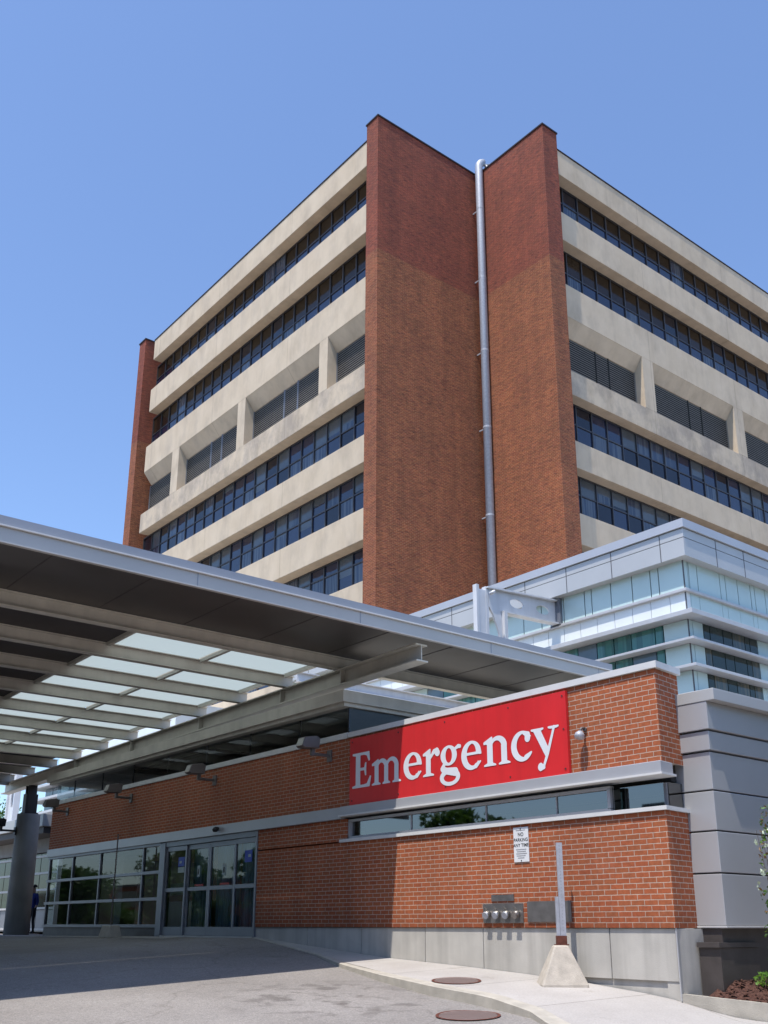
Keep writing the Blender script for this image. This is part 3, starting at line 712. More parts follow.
# entrance glazing and doors
GY0, GY1 = 20.93, 25.72
D = [20.98, 22.02, 23.3, 24.45, 25.6]
zb, zt, zm = -.22, 2.17, .93
for i in range(4):
    a, b = D[i], D[i+1]
    x = 13.10 if i in (1, 2) else 13.06
    fb = MB().box(x-.03, x+.04, a+.004, a+.075, zb+.01, zt-.12).box(x-.03, x+.04, b-.075, b-.004, zb+.01, zt-.12).box(x-.028, x+.038, a+.075, b-.075, zb+.01, zb+.22).box(x-.028, x+.038, a+.075, b-.075, zt-.24, zt-.12).box(x-.028, x+.038, a+.075, b-.075, zm-.05, zm+.05)
    d = fb.build('door', 'frame_grey', E_, bevel=.004)
    sheetx(x, a+.06, b-.06, zb+.2, zm-.03).build('pane', 'clear', d); sheetx(x, a+.06, b-.06, zm+.03, zt-.2).build('pane', 'clear', d)
    st = MB(); xx = x-.004
    if i == 3: st.box(xx-.003, xx, a+.14, a+.48, 1.52, 1.76, 0).box(xx-.003, xx, a+.14, a+.48, 1.36, 1.50, 2)
    if i == 0: st.box(xx-.003, xx, a+.25, a+.58, 1.48, 1.76, 0)
    if i in (1, 2): st.box(xx-.003, xx, a+.5, a+.64, 1.22, 1.50, 2).box(xx-.003, xx, a+.3, a+.74, .99, 1.04, 1)
    if i in (1, 2): st.box(xx-.005, xx-.003, a+.54, a+.60, 1.28, 1.42, 3)
    if i in (3, 0): st.box(xx-.005, xx-.003, a+.30, a+.42, 1.60, 1.66, 2)
    st.build('sticker', ['poster_blue', 'poster_red', 'poster_pale', 'ink'], d)
ebox('door_header', 'frame_grey', 13.0, 13.18, 20.93, 25.72, zt-.11, zt+.015); ebox('threshold', 'ledge', 12.98, 13.2, 20.93, 25.7, -.30, -.215)
ebox('door_jamb', 'frame_grey', 12.98, 13.2, 25.605, 25.90, -.3, zt); ebox('door_jamb', 'frame_grey', 12.98, 13.2, 20.905, 20.975, -.3, zt)
# lobby window
LY = [25.9, 27.0, 29.9, 32.0, 33.95]; LZ = [.02, .72, 1.42, 2.16]
lw = MB()
for y in LY[1:]: lw.box(13.02, 13.12, y-.035, y+.035, .02, 2.18)
for z in LZ: lw.box(12.98, 13.12, 25.9, 34.0, z-.04, z+.04)
lwo = lw.build('lobby_window', 'frame_grey', E_)
for i in range(4):
    sheetx(13.06, LY[i], LY[i+1], .03, 2.16).build('pane', 'clear', lwo)
MB().add([(13.06, 33.97, .03), (16, 33.97, .03), (16, 33.97, 2.16), (13.06, 33.97, 2.16)], [(0, 1, 2, 3)]).build('pane', 'clear', lwo)
ebox('plinth', 'dark_metal', 13.05, 13.3, 25.9, 34., -.4, -.02)
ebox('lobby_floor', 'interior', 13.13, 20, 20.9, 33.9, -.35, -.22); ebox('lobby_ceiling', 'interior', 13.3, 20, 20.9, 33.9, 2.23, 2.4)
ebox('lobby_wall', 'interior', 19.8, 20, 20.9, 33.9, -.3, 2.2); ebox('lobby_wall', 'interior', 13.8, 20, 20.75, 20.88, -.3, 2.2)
# curtains behind the doors, reception counter inside
for a, b, x in ((21.02, 21.98, 13.24), (22.1, 23.2, 13.27), (23.38, 24.4, 13.27)):
    mb = MB(); n = 26; vs = []
    for k in range(n+1):
        y = a+(b-a)*k/n; xx = x+.03*math.sin(k*1.7+a)
        vs += [(xx, y, -.1), (xx, y, 2.0)]
    mb.add(vs, [(2*k, 2*k+1, 2*k+3, 2*k+2) for k in range(n)]); mb.build('curtain', 'curtain', E_, smooth=True)
ebox('reception_counter', 'ledge', 15.5, 16, 27.5, 30.5, -.2, .75); ebox('reception_screen', 'poster_pale', 15.6, 15.65, 27.7, 30.2, .95, 1.3)
ebox('lobby_pillar', 'light_wall' if 'light_wall' in M else 'tyvek', 14.6, 15.1, 31.6, 32.1, -.2, 2.2)
# clerestory
ebox('clerestory_sill', 'white_cap', 12.97, 13.5, 17.40, 34.15, 3.908, 4.03)
cy_ = [17.5, 19.4, 21.6, 23.8, 26., 28.2, 30.4, 32.6, 34.05]
for a, b in zip(cy_[:-1], cy_[1:]):
    w = MB().add([(13.08, b, 4.03), (13.08, a, 4.03), (13.08, a, 4.61), (13.08, b, 4.61)], [(0, 1, 2, 3)]).build('window', 'clear2', E_)
    MB().box(13.085, 13.12, a-.018, a+.018, 4.03, 4.61).build('frame', 'mullion', w)
cx_s = [13.09, 15, 17, 19, 21]
for a, b in zip(cx_s[:-1], cx_s[1:]):
    w = MB().add([(a, 17.48, 4.03), (b, 17.48, 4.03), (b, 17.48, 4.61), (a, 17.48, 4.61)], [(0, 1, 2, 3)]).build('window', 'clear2', E_)
    MB().box(b-.02, b+.02, 17.485, 17.52, 4.03, 4.61).build('frame', 'mullion', w)
MB().add([(13.09, 34.05, 4.03), (18, 34.05, 4.03), (18, 34.05, 4.61), (13.09, 34.05, 4.61)], [(0, 1, 2, 3)]).build('window', 'clear2', E_)
ebox('clerestory_wall', 'interior', 17.5, 17.6, 17.6, 28, 3.9, 4.7)
ebox('flat_roof', 'tyvek', 13.75, 22, 9.7, 17.4, 3.2, 3.38)
ebox('clerestory_floor', 'interior', 13.5, 22, 17.5, 33.9, 3.9, 3.965)
ebox('clerestory_roof', 'steel', 12.88, 22, 17.40, 34.3, 4.61, 4.69); ebox('clerestory_roof', 'steel', 12.80, 22, 17.32, 34.4, 4.693, 4.95, bevel=.006)
for y in (29.6,): ebox('ceiling_panel', 'interior', 13.5, 17, 24, 29, 4.5, 4.6)

# ---------------------------------------------------------------- Emergency sign lettering (outlines from signed distance shapes)
def ell(X, Y, cx_, cy_, a, b): return (np.sqrt(((X-cx_)/a)**2+((Y-cy_)/b)**2)-1)*min(a, b)
def cap_(X, Y, x0, y0, x1, y1, r0, r1):
    dx, dy = x1-x0, y1-y0; L = dx*dx+dy*dy
    t = np.clip(((X-x0)*dx+(Y-y0)*dy)/L, 0, 1)
    return np.sqrt((X-x0-t*dx)**2+(Y-y0-t*dy)**2)-(r0+(r1-r0)*t)
def poly(X, Y, P):
    n = len(P); d = np.full(X.shape, 1e9); s = np.ones(X.shape)
    j = n-1
    for i in range(n):
        ex, ey = P[j][0]-P[i][0], P[j][1]-P[i][1]; wx, wy = X-P[i][0], Y-P[i][1]
        t = np.clip((wx*ex+wy*ey)/(ex*ex+ey*ey), 0, 1); bx_, by_ = wx-ex*t, wy-ey*t
        d = np.minimum(d, bx_**2+by_**2)
        c1 = Y >= P[i][1]; c2 = Y < P[j][1]; c3 = ex*wy > ey*wx
        al = (c1 & c2 & c3) | (~c1 & ~c2 & ~c3); s = np.where(al, -s, s); j = i
    return s*np.sqrt(d)
def U(*a):
    r = a[0]
    for q in a[1:]: r = np.minimum(r, q)
    return r
def sub(a, b): return np.maximum(a, -b)
def rect(X, Y, x0, x1, y0, y1): return poly(X, Y, [(x0, y0), (x1, y0), (x1, y1), (x0, y1)])
def serif(X, Y, x0, x1, y, h=.03, up=1):
    m = (x0+x1)/2; w = (x1-x0)/2
    return poly(X, Y, [(x0, y), (x1, y), (x1, y+up*h*.5), (m+w*.55, y+up*h*1.3), (m-w*.55, y+up*h*1.3), (x0, y+up*h*.5)])
def gE(X, Y):
    return U(rect(X, Y, .115, .262, 0, .72), poly(X, Y, [(0, 0), (.585, 0), (.635, .20), (.60, .21), (.50, .06), (.40, .045), (.262, .045), (.115, .05), (0, .03)]),
             poly(X, Y, [(0, .72), (.57, .72), (.59, .54), (.555, .53), (.49, .65), (.40, .675), (.262, .675), (.115, .67), (0, .69)]),
             rect(X, Y, .25, .42, .352, .398), poly(X, Y, [(.40, .375), (.435, .24), (.47, .24), (.465, .375), (.47, .50), (.435, .50)]))
def arch(X, Y, xl, xr, w=.12):
    """arch from stem ending xl over to right stem xr-w..xr"""
    mx = (xl+xr)/2-.01; a = (xr-xl)/2+.035
    o = ell(X, Y, xr-a, .335, a, .175); i = ell(X, Y, xl+(xr-w-xl)/2-.005, .30, (xr-w-xl)/2+.018, .145)
    ring = sub(o, i); ring = np.maximum(ring, .30-Y); ring = np.maximum(ring, xl-.03-X)
    return U(ring, rect(X, Y, xr-w, xr, 0, .34))
def stem_flag(X, Y, x0, x1):
    return U(rect(X, Y, x0, x1, 0, .44), poly(X, Y, [(x0-.09, .40), (x0+.0, .40), (x0, .30), (x1, .30), (x1, .515), (x1-.02, .515), (x0-.09, .435)]))
def gm(X, Y):
    return U(stem_flag(X, Y, .10, .222), serif(X, Y, .01, .29, 0), arch(X, Y, .222, .535), serif(X, Y, .36, .60, 0), arch(X, Y, .535, .862), serif(X, Y, .68, .94, 0))
def gn(X, Y):
    return U(stem_flag(X, Y, .11, .24), serif(X, Y, .02, .32, 0), arch(X, Y, .24, .60, .13), serif(X, Y, .40, .68, 0))
def gr(X, Y):
    return U(stem_flag(X, Y, .10, .225), serif(X, Y, .01, .32, 0), cap_(X, Y, .21, .33, .33, .46, .018, .035), cap_(X, Y, .33, .46, .41, .455, .035, .06), cap_(X, Y, .42, .43, .43, .42, .066, .062))
def ge(X, Y):
    o = ell(X, Y, .275, .25, .272, .263); i = ell(X, Y, .318, .262, .178, .213)
    ring = sub(o, i); ring = sub(ring, poly(X, Y, [(.34, .255), (.62, .255), (.62, .085), (.50, .10), (.36, .20)]))
    top = sub(ell(X, Y, .30, .30, .235, .208), ell(X, Y, .288, .30, .125, .175)); top = np.maximum(top, .262-Y); top = np.maximum(top, .26-X)
    bar = rect(X, Y, .13, .525, .262, .298)
    tail = cap_(X, Y, .40, .045, .52, .115, .04, .012)
    return U(ring, top, bar, tail)
def gc(X, Y):
    o = ell(X, Y, .27, .25, .262, .263); i = ell(X, Y, .335, .262, .205, .218)
    ring = sub(o, i); ring = sub(ring, rect(X, Y, .39, .7, .10, .40))
    return U(ring, cap_(X, Y, .41, .40, .405, .37, .062, .058), cap_(X, Y, .36, .045, .485, .12, .042, .012), cap_(X, Y, .33, .475, .42, .44, .03, .045))
def gg(X, Y):
    up = sub(ell(X, Y, .26, .325, .222, .185), ell(X, Y, .262, .325, .098, .150))
    low = sub(ell(X, Y, .285, -.085, .272, .155), ell(X, Y, .285, -.095, .185, .088))
    return U(up, low, cap_(X, Y, .14, .175, .075, .085, .03, .045), cap_(X, Y, .085, .08, .20, .035, .05, .056), cap_(X, Y, .20, .035, .44, .0, .056, .075), cap_(X, Y, .43, .43, .53, .47, .02, .032), cap_(X, Y, .53, .47, .575, .462, .032, .03))
def gy(X, Y):
    return U(poly(X, Y, [(.045, .49), (.205, .49), (.395, .12), (.34, -.03)]), cap_(X, Y, .535, .49, .365, .05, .017, .024), cap_(X, Y, .365, .05, .26, -.17, .024, .018),
             cap_(X, Y, .20, -.165, .26, -.175, .066, .03), poly(X, Y, [(0, .5), (.285, .5), (.285, .482), (.24, .468), (.05, .468), (0, .482)]), poly(X, Y, [(.40, .5), (.635, .5), (.635, .482), (.59, .468), (.45, .468), (.40, .482)]))
def fill(fn, w, y0, y1, ox, oz, xs_, h=.0115, sx=1., t=.012):
    nx_ = int(w/h)+4; ny_ = int((y1-y0)/h)+4
    gx = np.arange(nx_)*h-h; gyv = y0-h+np.arange(ny_)*h
    X, Y = np.meshgrid(gx, gyv, indexing='ij'); V = fn(X, Y)-.007; mb = MB()
    def P(x, y): return (xs_, ox-x*sx, oz+y)
    for j in range(ny_-1):
        i = 0; run = None
        while i < nx_-1:
            q = [V[i, j], V[i+1, j], V[i+1, j+1], V[i, j+1]]
            if max(q) < 0:
                if run is None: run = i
                i += 1; continue
            if run is not None:
                a, b = gx[run], gx[i]; mb.add([P(a, gyv[j]), P(b, gyv[j]), P(b, gyv[j+1]), P(a, gyv[j+1])], [(0, 3, 2, 1)]); run = None
            if min(q) < 0:
                c = [(gx[i], gyv[j]), (gx[i+1], gyv[j]), (gx[i+1], gyv[j+1]), (gx[i], gyv[j+1])]; out = []
                for k in range(4):
                    k2 = (k+1) % 4
                    if q[k] < 0: out.append(c[k])
                    if (q[k] < 0) != (q[k2] < 0):
                        tt = q[k]/(q[k]-q[k2]); out.append((c[k][0]+(c[k2][0]-c[k][0])*tt, c[k][1]+(c[k2][1]-c[k][1])*tt))
                if len(out) >= 3: mb.add([P(*p) for p in out], [tuple(reversed(range(len(out))))])
            i += 1
    return mb
SG = thing('emergency_sign', 'long red board lettered Emergency in white across the brick parapet', 'sign', (13, 14.25, 2.45))
MB().box(12.93, 12.995, 11.15, 17.23, 2.44, 3.85).build('board', 'red', SG, bevel=.004)
names = [('E', gE, .64, .64, 17.22), ('m', gm, .945, .95, 16.56), ('e', ge, .55, .552, 15.524), ('r', gr, .49, .493, 14.937), ('g', gg, .60, .60, 14.444), ('e', ge, .55, .535, 13.829), ('n', gn, .70, .70, 13.244), ('c', gc, .50, .498, 12.532), ('y', gy, .635, .635, 12.034)]
for nm, fn, w, real, oy in names:
    fill(fn, w, -.26 if nm in 'gy' else -.03, .75 if nm == 'E' else .55, oy*.9938, 2.785, 12.922, sx=.994*real/w).build('letter', 'letter', SG)
for y, z in [(y, z) for y in (11.22, 12.5, 14.2, 15.6, 17.14) for z in (2.53, 3.77)]+[(11.22, 3.2)]: MB().tube([(12.93, y, z), (12.920, y, z)], .015, 8).build('screw', 'ink', SG)

def text_mesh(name, body, size, loc, mat, parent, xdir=(0, -1, 0), zdir=(0, 0, 1), bold=0.):
    cu = bpy.data.curves.new('t', 'FONT'); cu.body = body; cu.size = size; cu.align_x = 'CENTER'; cu.offset = bold
    tmp = bpy.data.objects.new('t', cu); COL.objects.link(tmp); bpy.context.view_layer.update()
    me = bpy.data.meshes.new_from_object(tmp.evaluated_get(bpy.context.evaluated_depsgraph_get())); bpy.data.objects.remove(tmp)
    xd, zd = Vector(xdir), Vector(zdir); o = parent_world(parent)
    for v in me.vertices: v.co = Vector(loc)+xd*v.co.x+zd*v.co.y-o
    me.materials.clear(); me.materials.append(M[mat]); me.name = name
    ob = bpy.data.objects.new(name, me); COL.objects.link(ob); ob.parent = parent; return ob
NP = thing('no_parking_sign', 'small white no parking notice on brick wall below strip window', 'sign', (13, 12.35, 1.06))
MB().box(12.982, 12.996, 12.185, 12.535, 1.07, 1.655).build('plate', 'sign_white', NP, bevel=.003)
for tx, z, s in (('NO', 1.505, .085), ('PARKING', 1.415, .080), ('ANY TIME', 1.325, .080)): text_mesh('lettering', tx, s, (12.979, 12.36, z), 'ink', NP, bold=.001)
mb = MB()
for k, (a, b) in enumerate(((.12, .12), (.11, .10), (.13, .12), (.10, .11), (.07, .08))): mb.box(12.979, 12.981, 12.36-a, 12.36+b, 1.275-.035*k, 1.287-.035*k)
mb.box(12.979, 12.981, 12.25, 12.47, 1.60, 1.608); mb.build('fine_print', 'ink_grey', NP)
MB().tube([(12.98, 12.36, 1.625), (12.972, 12.36, 1.625)], .011, 8).tube([(12.98, 12.36, 1.095), (12.972, 12.36, 1.095)], .011, 8).build('bolts', 'ink', NP)

# wall lamp, sensor
WL = thing('wall_lamp', 'small round grey lamp beside the red sign', 'lamp', (13, 10.81, 3.0))
MB().tube([(13.0, 10.81, 3.14), (12.965, 10.81, 3.14)], .035, 12).build('mount', 'lampgrey', WL)
MB().tube([(12.97, 10.81, 3.16), (12.90, 10.81, 3.15), (12.86, 10.82, 3.08)], .022, 8).build('arm', 'lampgrey', WL, smooth=True)
MB().tube([(12.885, 10.82, 3.10), (12.87, 10.825, 3.05), (12.855, 10.83, 2.99), (12.85, 10.83, 2.975)], [.03, .08, .085, .065], 16).build('head', 'galv', WL, smooth=True)
DS = thing('dome_sensor', 'small black dome sensor on the band above the doors', 'sensor', (12.93, 22.7, 2.3))
MB().tube([(12.93, 22.7, 2.34), (12.85, 22.7, 2.34)], .05, 12).build('mount', 'black', DS); MB().tube([(12.86, 22.7, 2.36), (12.84, 22.7, 2.30), (12.84, 22.7, 2.26)], [.055, .075, .04], 12).build('dome', 'black', DS, smooth=True)

# fire hose connection
FH = thing('fire_hose_connection', 'steel plate with four hose couplings low on the brick wall', 'hose connection', (13, 12.85, .07))
MB().box(12.975, 12.996, 12.37, 13.33, .075, .395).build('plate', 'plate_steel', FH, bevel=.004)
for k in range(4):
    y = 13.19-.235*k
    c = MB().tube([(12.975, y, .24), (12.95, y, .235), (12.95, y, .235), (12.92, y, .21), (12.895, y, .20)], [.045, .045, .062, .06, .05], 14).build('coupling', 'chrome', FH, smooth=True)
    MB().tube([(12.90, y, .203), (12.875, y, .194)], [.064, .060], 14).build('cap', 'plate_steel' if k == 3 else 'galv', c)
    MB().tube([(12.97, y+.04, .30), (12.93, y+.05, .34)], .01, 6).build('chain', 'chrome', c)
NPz = tag(MB().box(12.98, 12.996, 12.58, 13.12, .435, .545).build('nameplate', 'plate_steel', origin=(13, 12.85, .43)), 'narrow grey metal nameplate above the hose couplings', 'nameplate')
AP = tag(MB().box(12.975, 12.996, 11.31, 12.27, .09, .42).build('access_plate', 'plate_steel', origin=(13, 11.8, .09), bevel=.004), 'blank grey access plate on brick wall behind the post', 'plate')

# post in concrete pyramid
BP_ = thing('post_in_concrete_block', 'galvanised square post in a rusty socket on a concrete pyramid block', 'post', (12.69, 11.25, -.84))
cxp, cyp = 12.68, 11.22
ux, uy = Vector((.80, -.60, 0)), Vector((.60, .80, 0)); cc = Vector((cxp-.035, cyp+.02, 0))
def orient(mb):
    mb.v = [tuple(cc+ux*v[0]+uy*v[1]+Vector((0, 0, v[2]))) for v in mb.v]; return mb
mb = MB(); rows_ = [(-.95, .375, .29), (-.83, .37, .285), (-.285, .125, .11), (-.26, .11, .10)]
vs = []
for z, h, d_ in rows_: vs += [(sx*h*.97-.045, sy*d_-.08, z) for sx, sy in ((-1, -1), (1, -1), (1, 1), (-1, 1))]
fs = [(0, 1, 2, 3)[::-1], tuple(12+i for i in range(4))]+[(4*j+i, 4*j+(i+1) % 4, 4*j+4+(i+1) % 4, 4*j+4+i) for j in range(3) for i in range(4)]
mb.add(vs, fs); orient(mb).build('block', 'cast', BP_, bevel=.03)
orient(MB().box(-.085, .075, -.05, .05, -.27, -.12).box(-.11, .10, -.07, .07, -.262, -.245)).build('socket', 'rust', BP_)
def channel(mb, x0, x1, z0, z1, y=-.02):
    return mb.box(x0, x1, y-.008, y, z0, z1).box(x0, x0+.006, y, y+.05, z0, z1).box(x1-.006, x1, y, y+.05, z0, z1)
orient(channel(MB(), -.02, .072, -.13, 1.31)).build('post', 'galv', BP_)
orient(channel(MB(), -.075, -.024, -.13, .47)).build('stub', 'galv', BP_)
mb = MB()
for z in np.arange(-.05, 1.28, .05): mb.box(.018, .032, -.0295, -.0285, z, z+.018)
orient(mb).build('holes', 'ink_grey', BP_)

# thin pole in a block by the glazing
TP = thing('thin_pole_in_block', 'thin grey pole standing in a low concrete block by the lobby window', 'pole', (12.5, 27.5, -.27))
h0 = [( -.30, .26), (.03, .19)]
vs = []
for z, h in h0: vs += [(12.45+sx*h*.8, 27.5+sy*h*1.3, z) for sx, sy in ((-1, -1), (1, -1), (1, 1), (-1, 1))]
MB().add(vs, [(3, 2, 1, 0), (4, 5, 6, 7)]+[(i, (i+1) % 4, 4+(i+1) % 4, 4+i) for i in range(4)]).build('block', 'cast', TP, bevel=.02)
MB().tube([(12.45, 27.5, .04), (12.45, 27.5, 2.5)], .02, 8).build('pole', 'lampgrey', TP)

# floodlights
FL = thing('floodlight', 'x', 'floodlight', (13, 18.07, 3.6), 'grey floodlights along the brick parapet')
b0 = (13, 18.07, 3.6)
MB().box(12.965, 13.0, 17.99, 18.15, 3.47, 3.72).build('wall_plate', 'lampgrey', FL)
MB().tube([(12.97, 18.07, 3.6), (12.52, 18.07, 3.6)], .035, 8).box(12.48, 12.56, 18.03, 18.11, 3.56, 3.76).build('arm', 'lampgrey', FL)
d = Vector((-.93, 0, -.18)).normalized(); 
hb = MB().prism([(12.62, 17.94, 3.72), (12.64, 17.94, 3.94), (12.54, 17.94, 3.985), (12.24, 17.94, 3.93), (12.17, 17.94, 3.74), (12.24, 17.94, 3.70)], (0, .27, 0)).build('head', 'lampgrey', FL, bevel=.012)
MB().prism([(12.18, 17.96, 3.735), (12.24, 17.96, 3.905), (12.225, 17.96, 3.91), (12.165, 17.96, 3.74)], (0, .23, 0)).build('lens', 'chrome', hb)
fl_lab = ['grey floodlight nearest the Emergency sign', 'grey floodlight on the brick above the entrance doors', 'grey floodlight above the lobby window, second from the far end', 'grey floodlight at the far left end of the brick parapet']
for i, y in enumerate((18.05, 23.1, 28.0, 32.75)):
    o = FL if i == 0 else copy_tree(FL)
    o.location = (13, y, 3.6); o['label'] = fl_lab[i]
CF = copy_tree(FL); CF.location = (12.99, 37.5, 3.3); CF['label'] = 'black floodlight fixed to the concrete canopy column'; del CF['group']
CF.scale = (1.1, 1, 1.1)
for ch in list(CF.children_recursive):
    ch.data = ch.data.copy(); ch.data.materials.clear(); ch.data.materials.append(M['black'])

# manhole covers
def cover(name, label, x, y, r, off):
    t = thing(name, label, 'manhole cover', (x, y, g(x, y)), 'round manhole covers at the kerb')
    n = 28; mb = MB()
    def zz(a, b): return g(a, b)-(curbh(b) if off else 0)
    v = [(x, y, zz(x, y)+.010)]+[(x+r*math.cos(2*math.pi*k/n), y+r*math.sin(2*math.pi*k/n), zz(x+r*math.cos(2*math.pi*k/n), y+r*math.sin(2*math.pi*k/n))+.010) for k in range(n)]
    mb.add(v, [(0, 1+k, 1+(k+1) % n) for k in range(n)]); mb.build('lid', 'manhole', t)
    mb = MB(); v = []
    for rr in (r+.003, r+.045):
        v += [(x+rr*math.cos(2*math.pi*k/n), y+rr*math.sin(2*math.pi*k/n), zz(x+rr*math.cos(2*math.pi*k/n), y+rr*math.sin(2*math.pi*k/n))+.012) for k in range(n)]
    mb.add(v, [(k, n+k, n+(k+1) % n, (k+1) % n) for k in range(n)]); mb.build('rim', 'rust', t)
    return t
cover('manhole_cover', 'round rusty manhole cover set in the pale sidewalk', 11.54, 12.5, .35, .0)
cover('manhole_cover', 'round rusty manhole cover in the asphalt below the kerb', 10.12, 10.74, .40, 1)

# planter bed at the right corner
PC = [(13.03, 9.36), (13.32, 8.85), (13.62, 8.35), (14.1, 7.5), (15, 5.9), (16.5, 3.2)]
mb = MB()
for i in range(len(PC)-1):
    (xa_, ya_), (xb2, yb2) = PC[i], PC[i+1]
    def zt_(y): return lerp(y, [3, 7.5, 8.35, 9.36], [-1.32, -1.07, -1.00, -.90])
    dx, dy = .13, .075
    mb.prism([(xa_, ya_, -1.7), (xa_+dx, ya_+dy, -1.7), (xa_+dx, ya_+dy, zt_(ya_)), (xa_, ya_, zt_(ya_))], (xb2-xa_, yb2-ya_, 0)) if False else mb.add(
        [(xa_, ya_, -1.7), (xa_+dx, ya_+dy, -1.7), (xa_+dx, ya_+dy, zt_(ya_)), (xa_, ya_, zt_(ya_)), (xb2, yb2, -1.7), (xb2+dx, yb2+dy, -1.7), (xb2+dx, yb2+dy, zt_(yb2)), (xb2, yb2, zt_(yb2))],
        [(0, 1, 2, 3), (7, 6, 5, 4), (0, 3, 7, 4), (3, 2, 6, 7), (2, 1, 5, 6)])
struct(mb.build('planter_curb', 'curb', fixn=True))
mb = MB(); n = 40; vs = []
for j in range(n+1):
    y = 3+(9.1-3)*j/n
    x0 = lerp(y, [q[1] for q in reversed(PC)], [q[0] for q in reversed(PC)])+.06
    for i in range(41):
        t = (i/40)**1.5; x = x0+(19-x0)*t
        z = lerp(y, [3, 7.5, 8.35, 9.36], [-1.35, -1.10, -1.03, -.95])+min(1, (x-x0)/.5)*lerp(y, [7.4, 8.9], [.05, .24])+random.uniform(-.015, .015)
        vs.append((x, y, z))
mb.add(vs, [(j*41+i, j*41+i+1, (j+1)*41+i+1, (j+1)*41+i) for j in range(n) for i in range(40)])
o = mb.build('mulch_bed', 'mulch'); struct(o)
# mulch chips
mb = MB(); rr = random.Random(3)
for k in range(1600):
    x = rr.uniform(13.2, 15.2); y = rr.uniform(6.6, 9.0)
    x0 = lerp(y, [q[1] for q in reversed(PC)], [q[0] for q in reversed(PC)])+.12
    if x < x0: continue
    z = lerp(y, [3, 7.5, 8.35, 9.36], [-1.35, -1.10, -1.03, -.95])+min(1, (x-x0+.06)/.5)*lerp(y, [7.4, 8.9], [.05, .24])+.012
    a = rr.uniform(0, 6.28); l, w = rr.uniform(.015, .045), rr.uniform(.006, .014); u = Vector((math.cos(a), math.sin(a), rr.uniform(-.4, .4)))*l; v = Vector((-math.sin(a), math.cos(a), rr.uniform(-.4, .4)))*w
    p = Vector((x, y, z)); mb.add([p-u-v, p+u-v, p+u+v, p-u+v], [(0, 1, 2, 3)])
o = mb.build('mulch_chips', 'mulch'); o['label'] = 'loose reddish bark chips'; tag(o, 'loose reddish bark chips in the planter bed', 'mulch', kind='stuff')

# ---------------------------------------------------------------- plants
def leaf_quad(mb, p, size, rr, mi=0, flat=0.):
    a = Vector((rr.gauss(0, 1), rr.gauss(0, 1), rr.gauss(0, 1)*(1-flat))).normalized(); b = a.cross(Vector((rr.gauss(0, 1), rr.gauss(0, 1), rr.gauss(0, 1)))).normalized()
    s = size*rr.uniform(.6, 1.3); p = Vector(p)
    mb.add([p-a*s, p-b*s*.5, p+a*s, p+b*s*.5], [(0, 1, 2, 3)], mi)
def small_plant(name, label, cat, x, y, z, r, h, n, ls, mats, group=None, petals=False, seed=1):
    rr = random.Random(seed); t = thing(name, label, cat, (x, y, z), group)
    st = MB()
    for k in range(7):
        a = rr.uniform(0, 6.28); st.tube([(x, y, z-.03), (x+r*.4*math.cos(a), y+r*.4*math.sin(a), z+h*.5), (x+r*.8*math.cos(a), y+r*.8*math.sin(a), z+h*.85)], [.008, .006, .003], 5)
    st.build('stem', 'bark', t)
    lf = MB()
    for k in range(n):
        a = rr.uniform(0, 6.28); q = math.sqrt(rr.random()); zz = rr.random()
        q *= r*(.5+.5*math.sin(math.pi*min(1, zz*.9+.15)))
        leaf_quad(lf, (x+q*math.cos(a), y+q*math.sin(a), z+h*zz), ls, rr, rr.choice(range(len(mats))))
    lf.build('leaves', mats, t)
    if petals:
        fm = MB()
        for k in range(16):
            a = rr.uniform(0, 6.28); q = r*rr.uniform(.5, 1.); c = Vector((x+q*math.cos(a), y+q*math.sin(a), z+h*rr.uniform(.55, .98)))
            for j in range(5): leaf_quad(fm, c+Vector((rr.gauss(0, .02), rr.gauss(0, .02), rr.gauss(0, .02))), .042, rr)
        fm.build('flowers', 'petal', t)
    return t
small_plant('groundcover_plant', 'low bright green plant against the dark base, left one', 'plant', 13.98, 8.60, -.78, .16, .17, 120, .03, ['leaf_bright'], 'low green plants in the mulch', seed=2)
small_plant('groundcover_plant', 'low bright green plant in the mulch at the photo edge', 'plant', 14.30, 8.45, -.80, .20, .24, 170, .035, ['leaf_bright'], 'low green plants in the mulch', seed=5)
small_plant('flowering_shrub', 'tall shrub with pale blossoms and browning leaves by the silver wall', 'shrub', 14.10, 8.28, -.95, .30, 2.75, 620, .036, ['leaf', 'leaf', 'leaf_dry', 'leaf_bright'], petals=True, seed=9)

def tree(name, label, x, y, z, h, r, n, ls, seed, group=None, mat='leaf'):
    rr = random.Random(seed); t = thing(name, label, 'tree', (x, y, z), group)
    tr = MB(); tr.tube([(x, y, z-.3), (x+.1, y, z+h*.3), (x, y+.1, z+h*.6)], [.04*h*.7, .03*h*.7, .012*h], 8)
    cl = []
    for k in range(16):
        a = rr.uniform(0, 6.28); q = rr.uniform(.2, .85)*r; zz = z+h*rr.uniform(.38, .92); w = 1-abs((zz-z)/h-.6)*1.1
        c = (x+q*w*math.cos(a), y+q*w*math.sin(a), zz); cl.append((c, r*rr.uniform(.28, .45)))
        tr.tube([(x, y, z+h*rr.uniform(.28, .5)), ((x+c[0])/2, (y+c[1])/2, (z+h*.4+c[2])/2), c], [.012*h, .007*h, .003*h], 5)
    tr.build('trunk', 'bark', t)
    lf = MB()
    for k in range(n):
        c, cr = rr.choice(cl); v = Vector((rr.gauss(0, 1), rr.gauss(0, 1), rr.gauss(0, .8))).normalized()*cr*rr.random()**.4
        leaf_quad(lf, Vector(c)+v, ls, rr)
    lf.build('crown', mat, t); return t

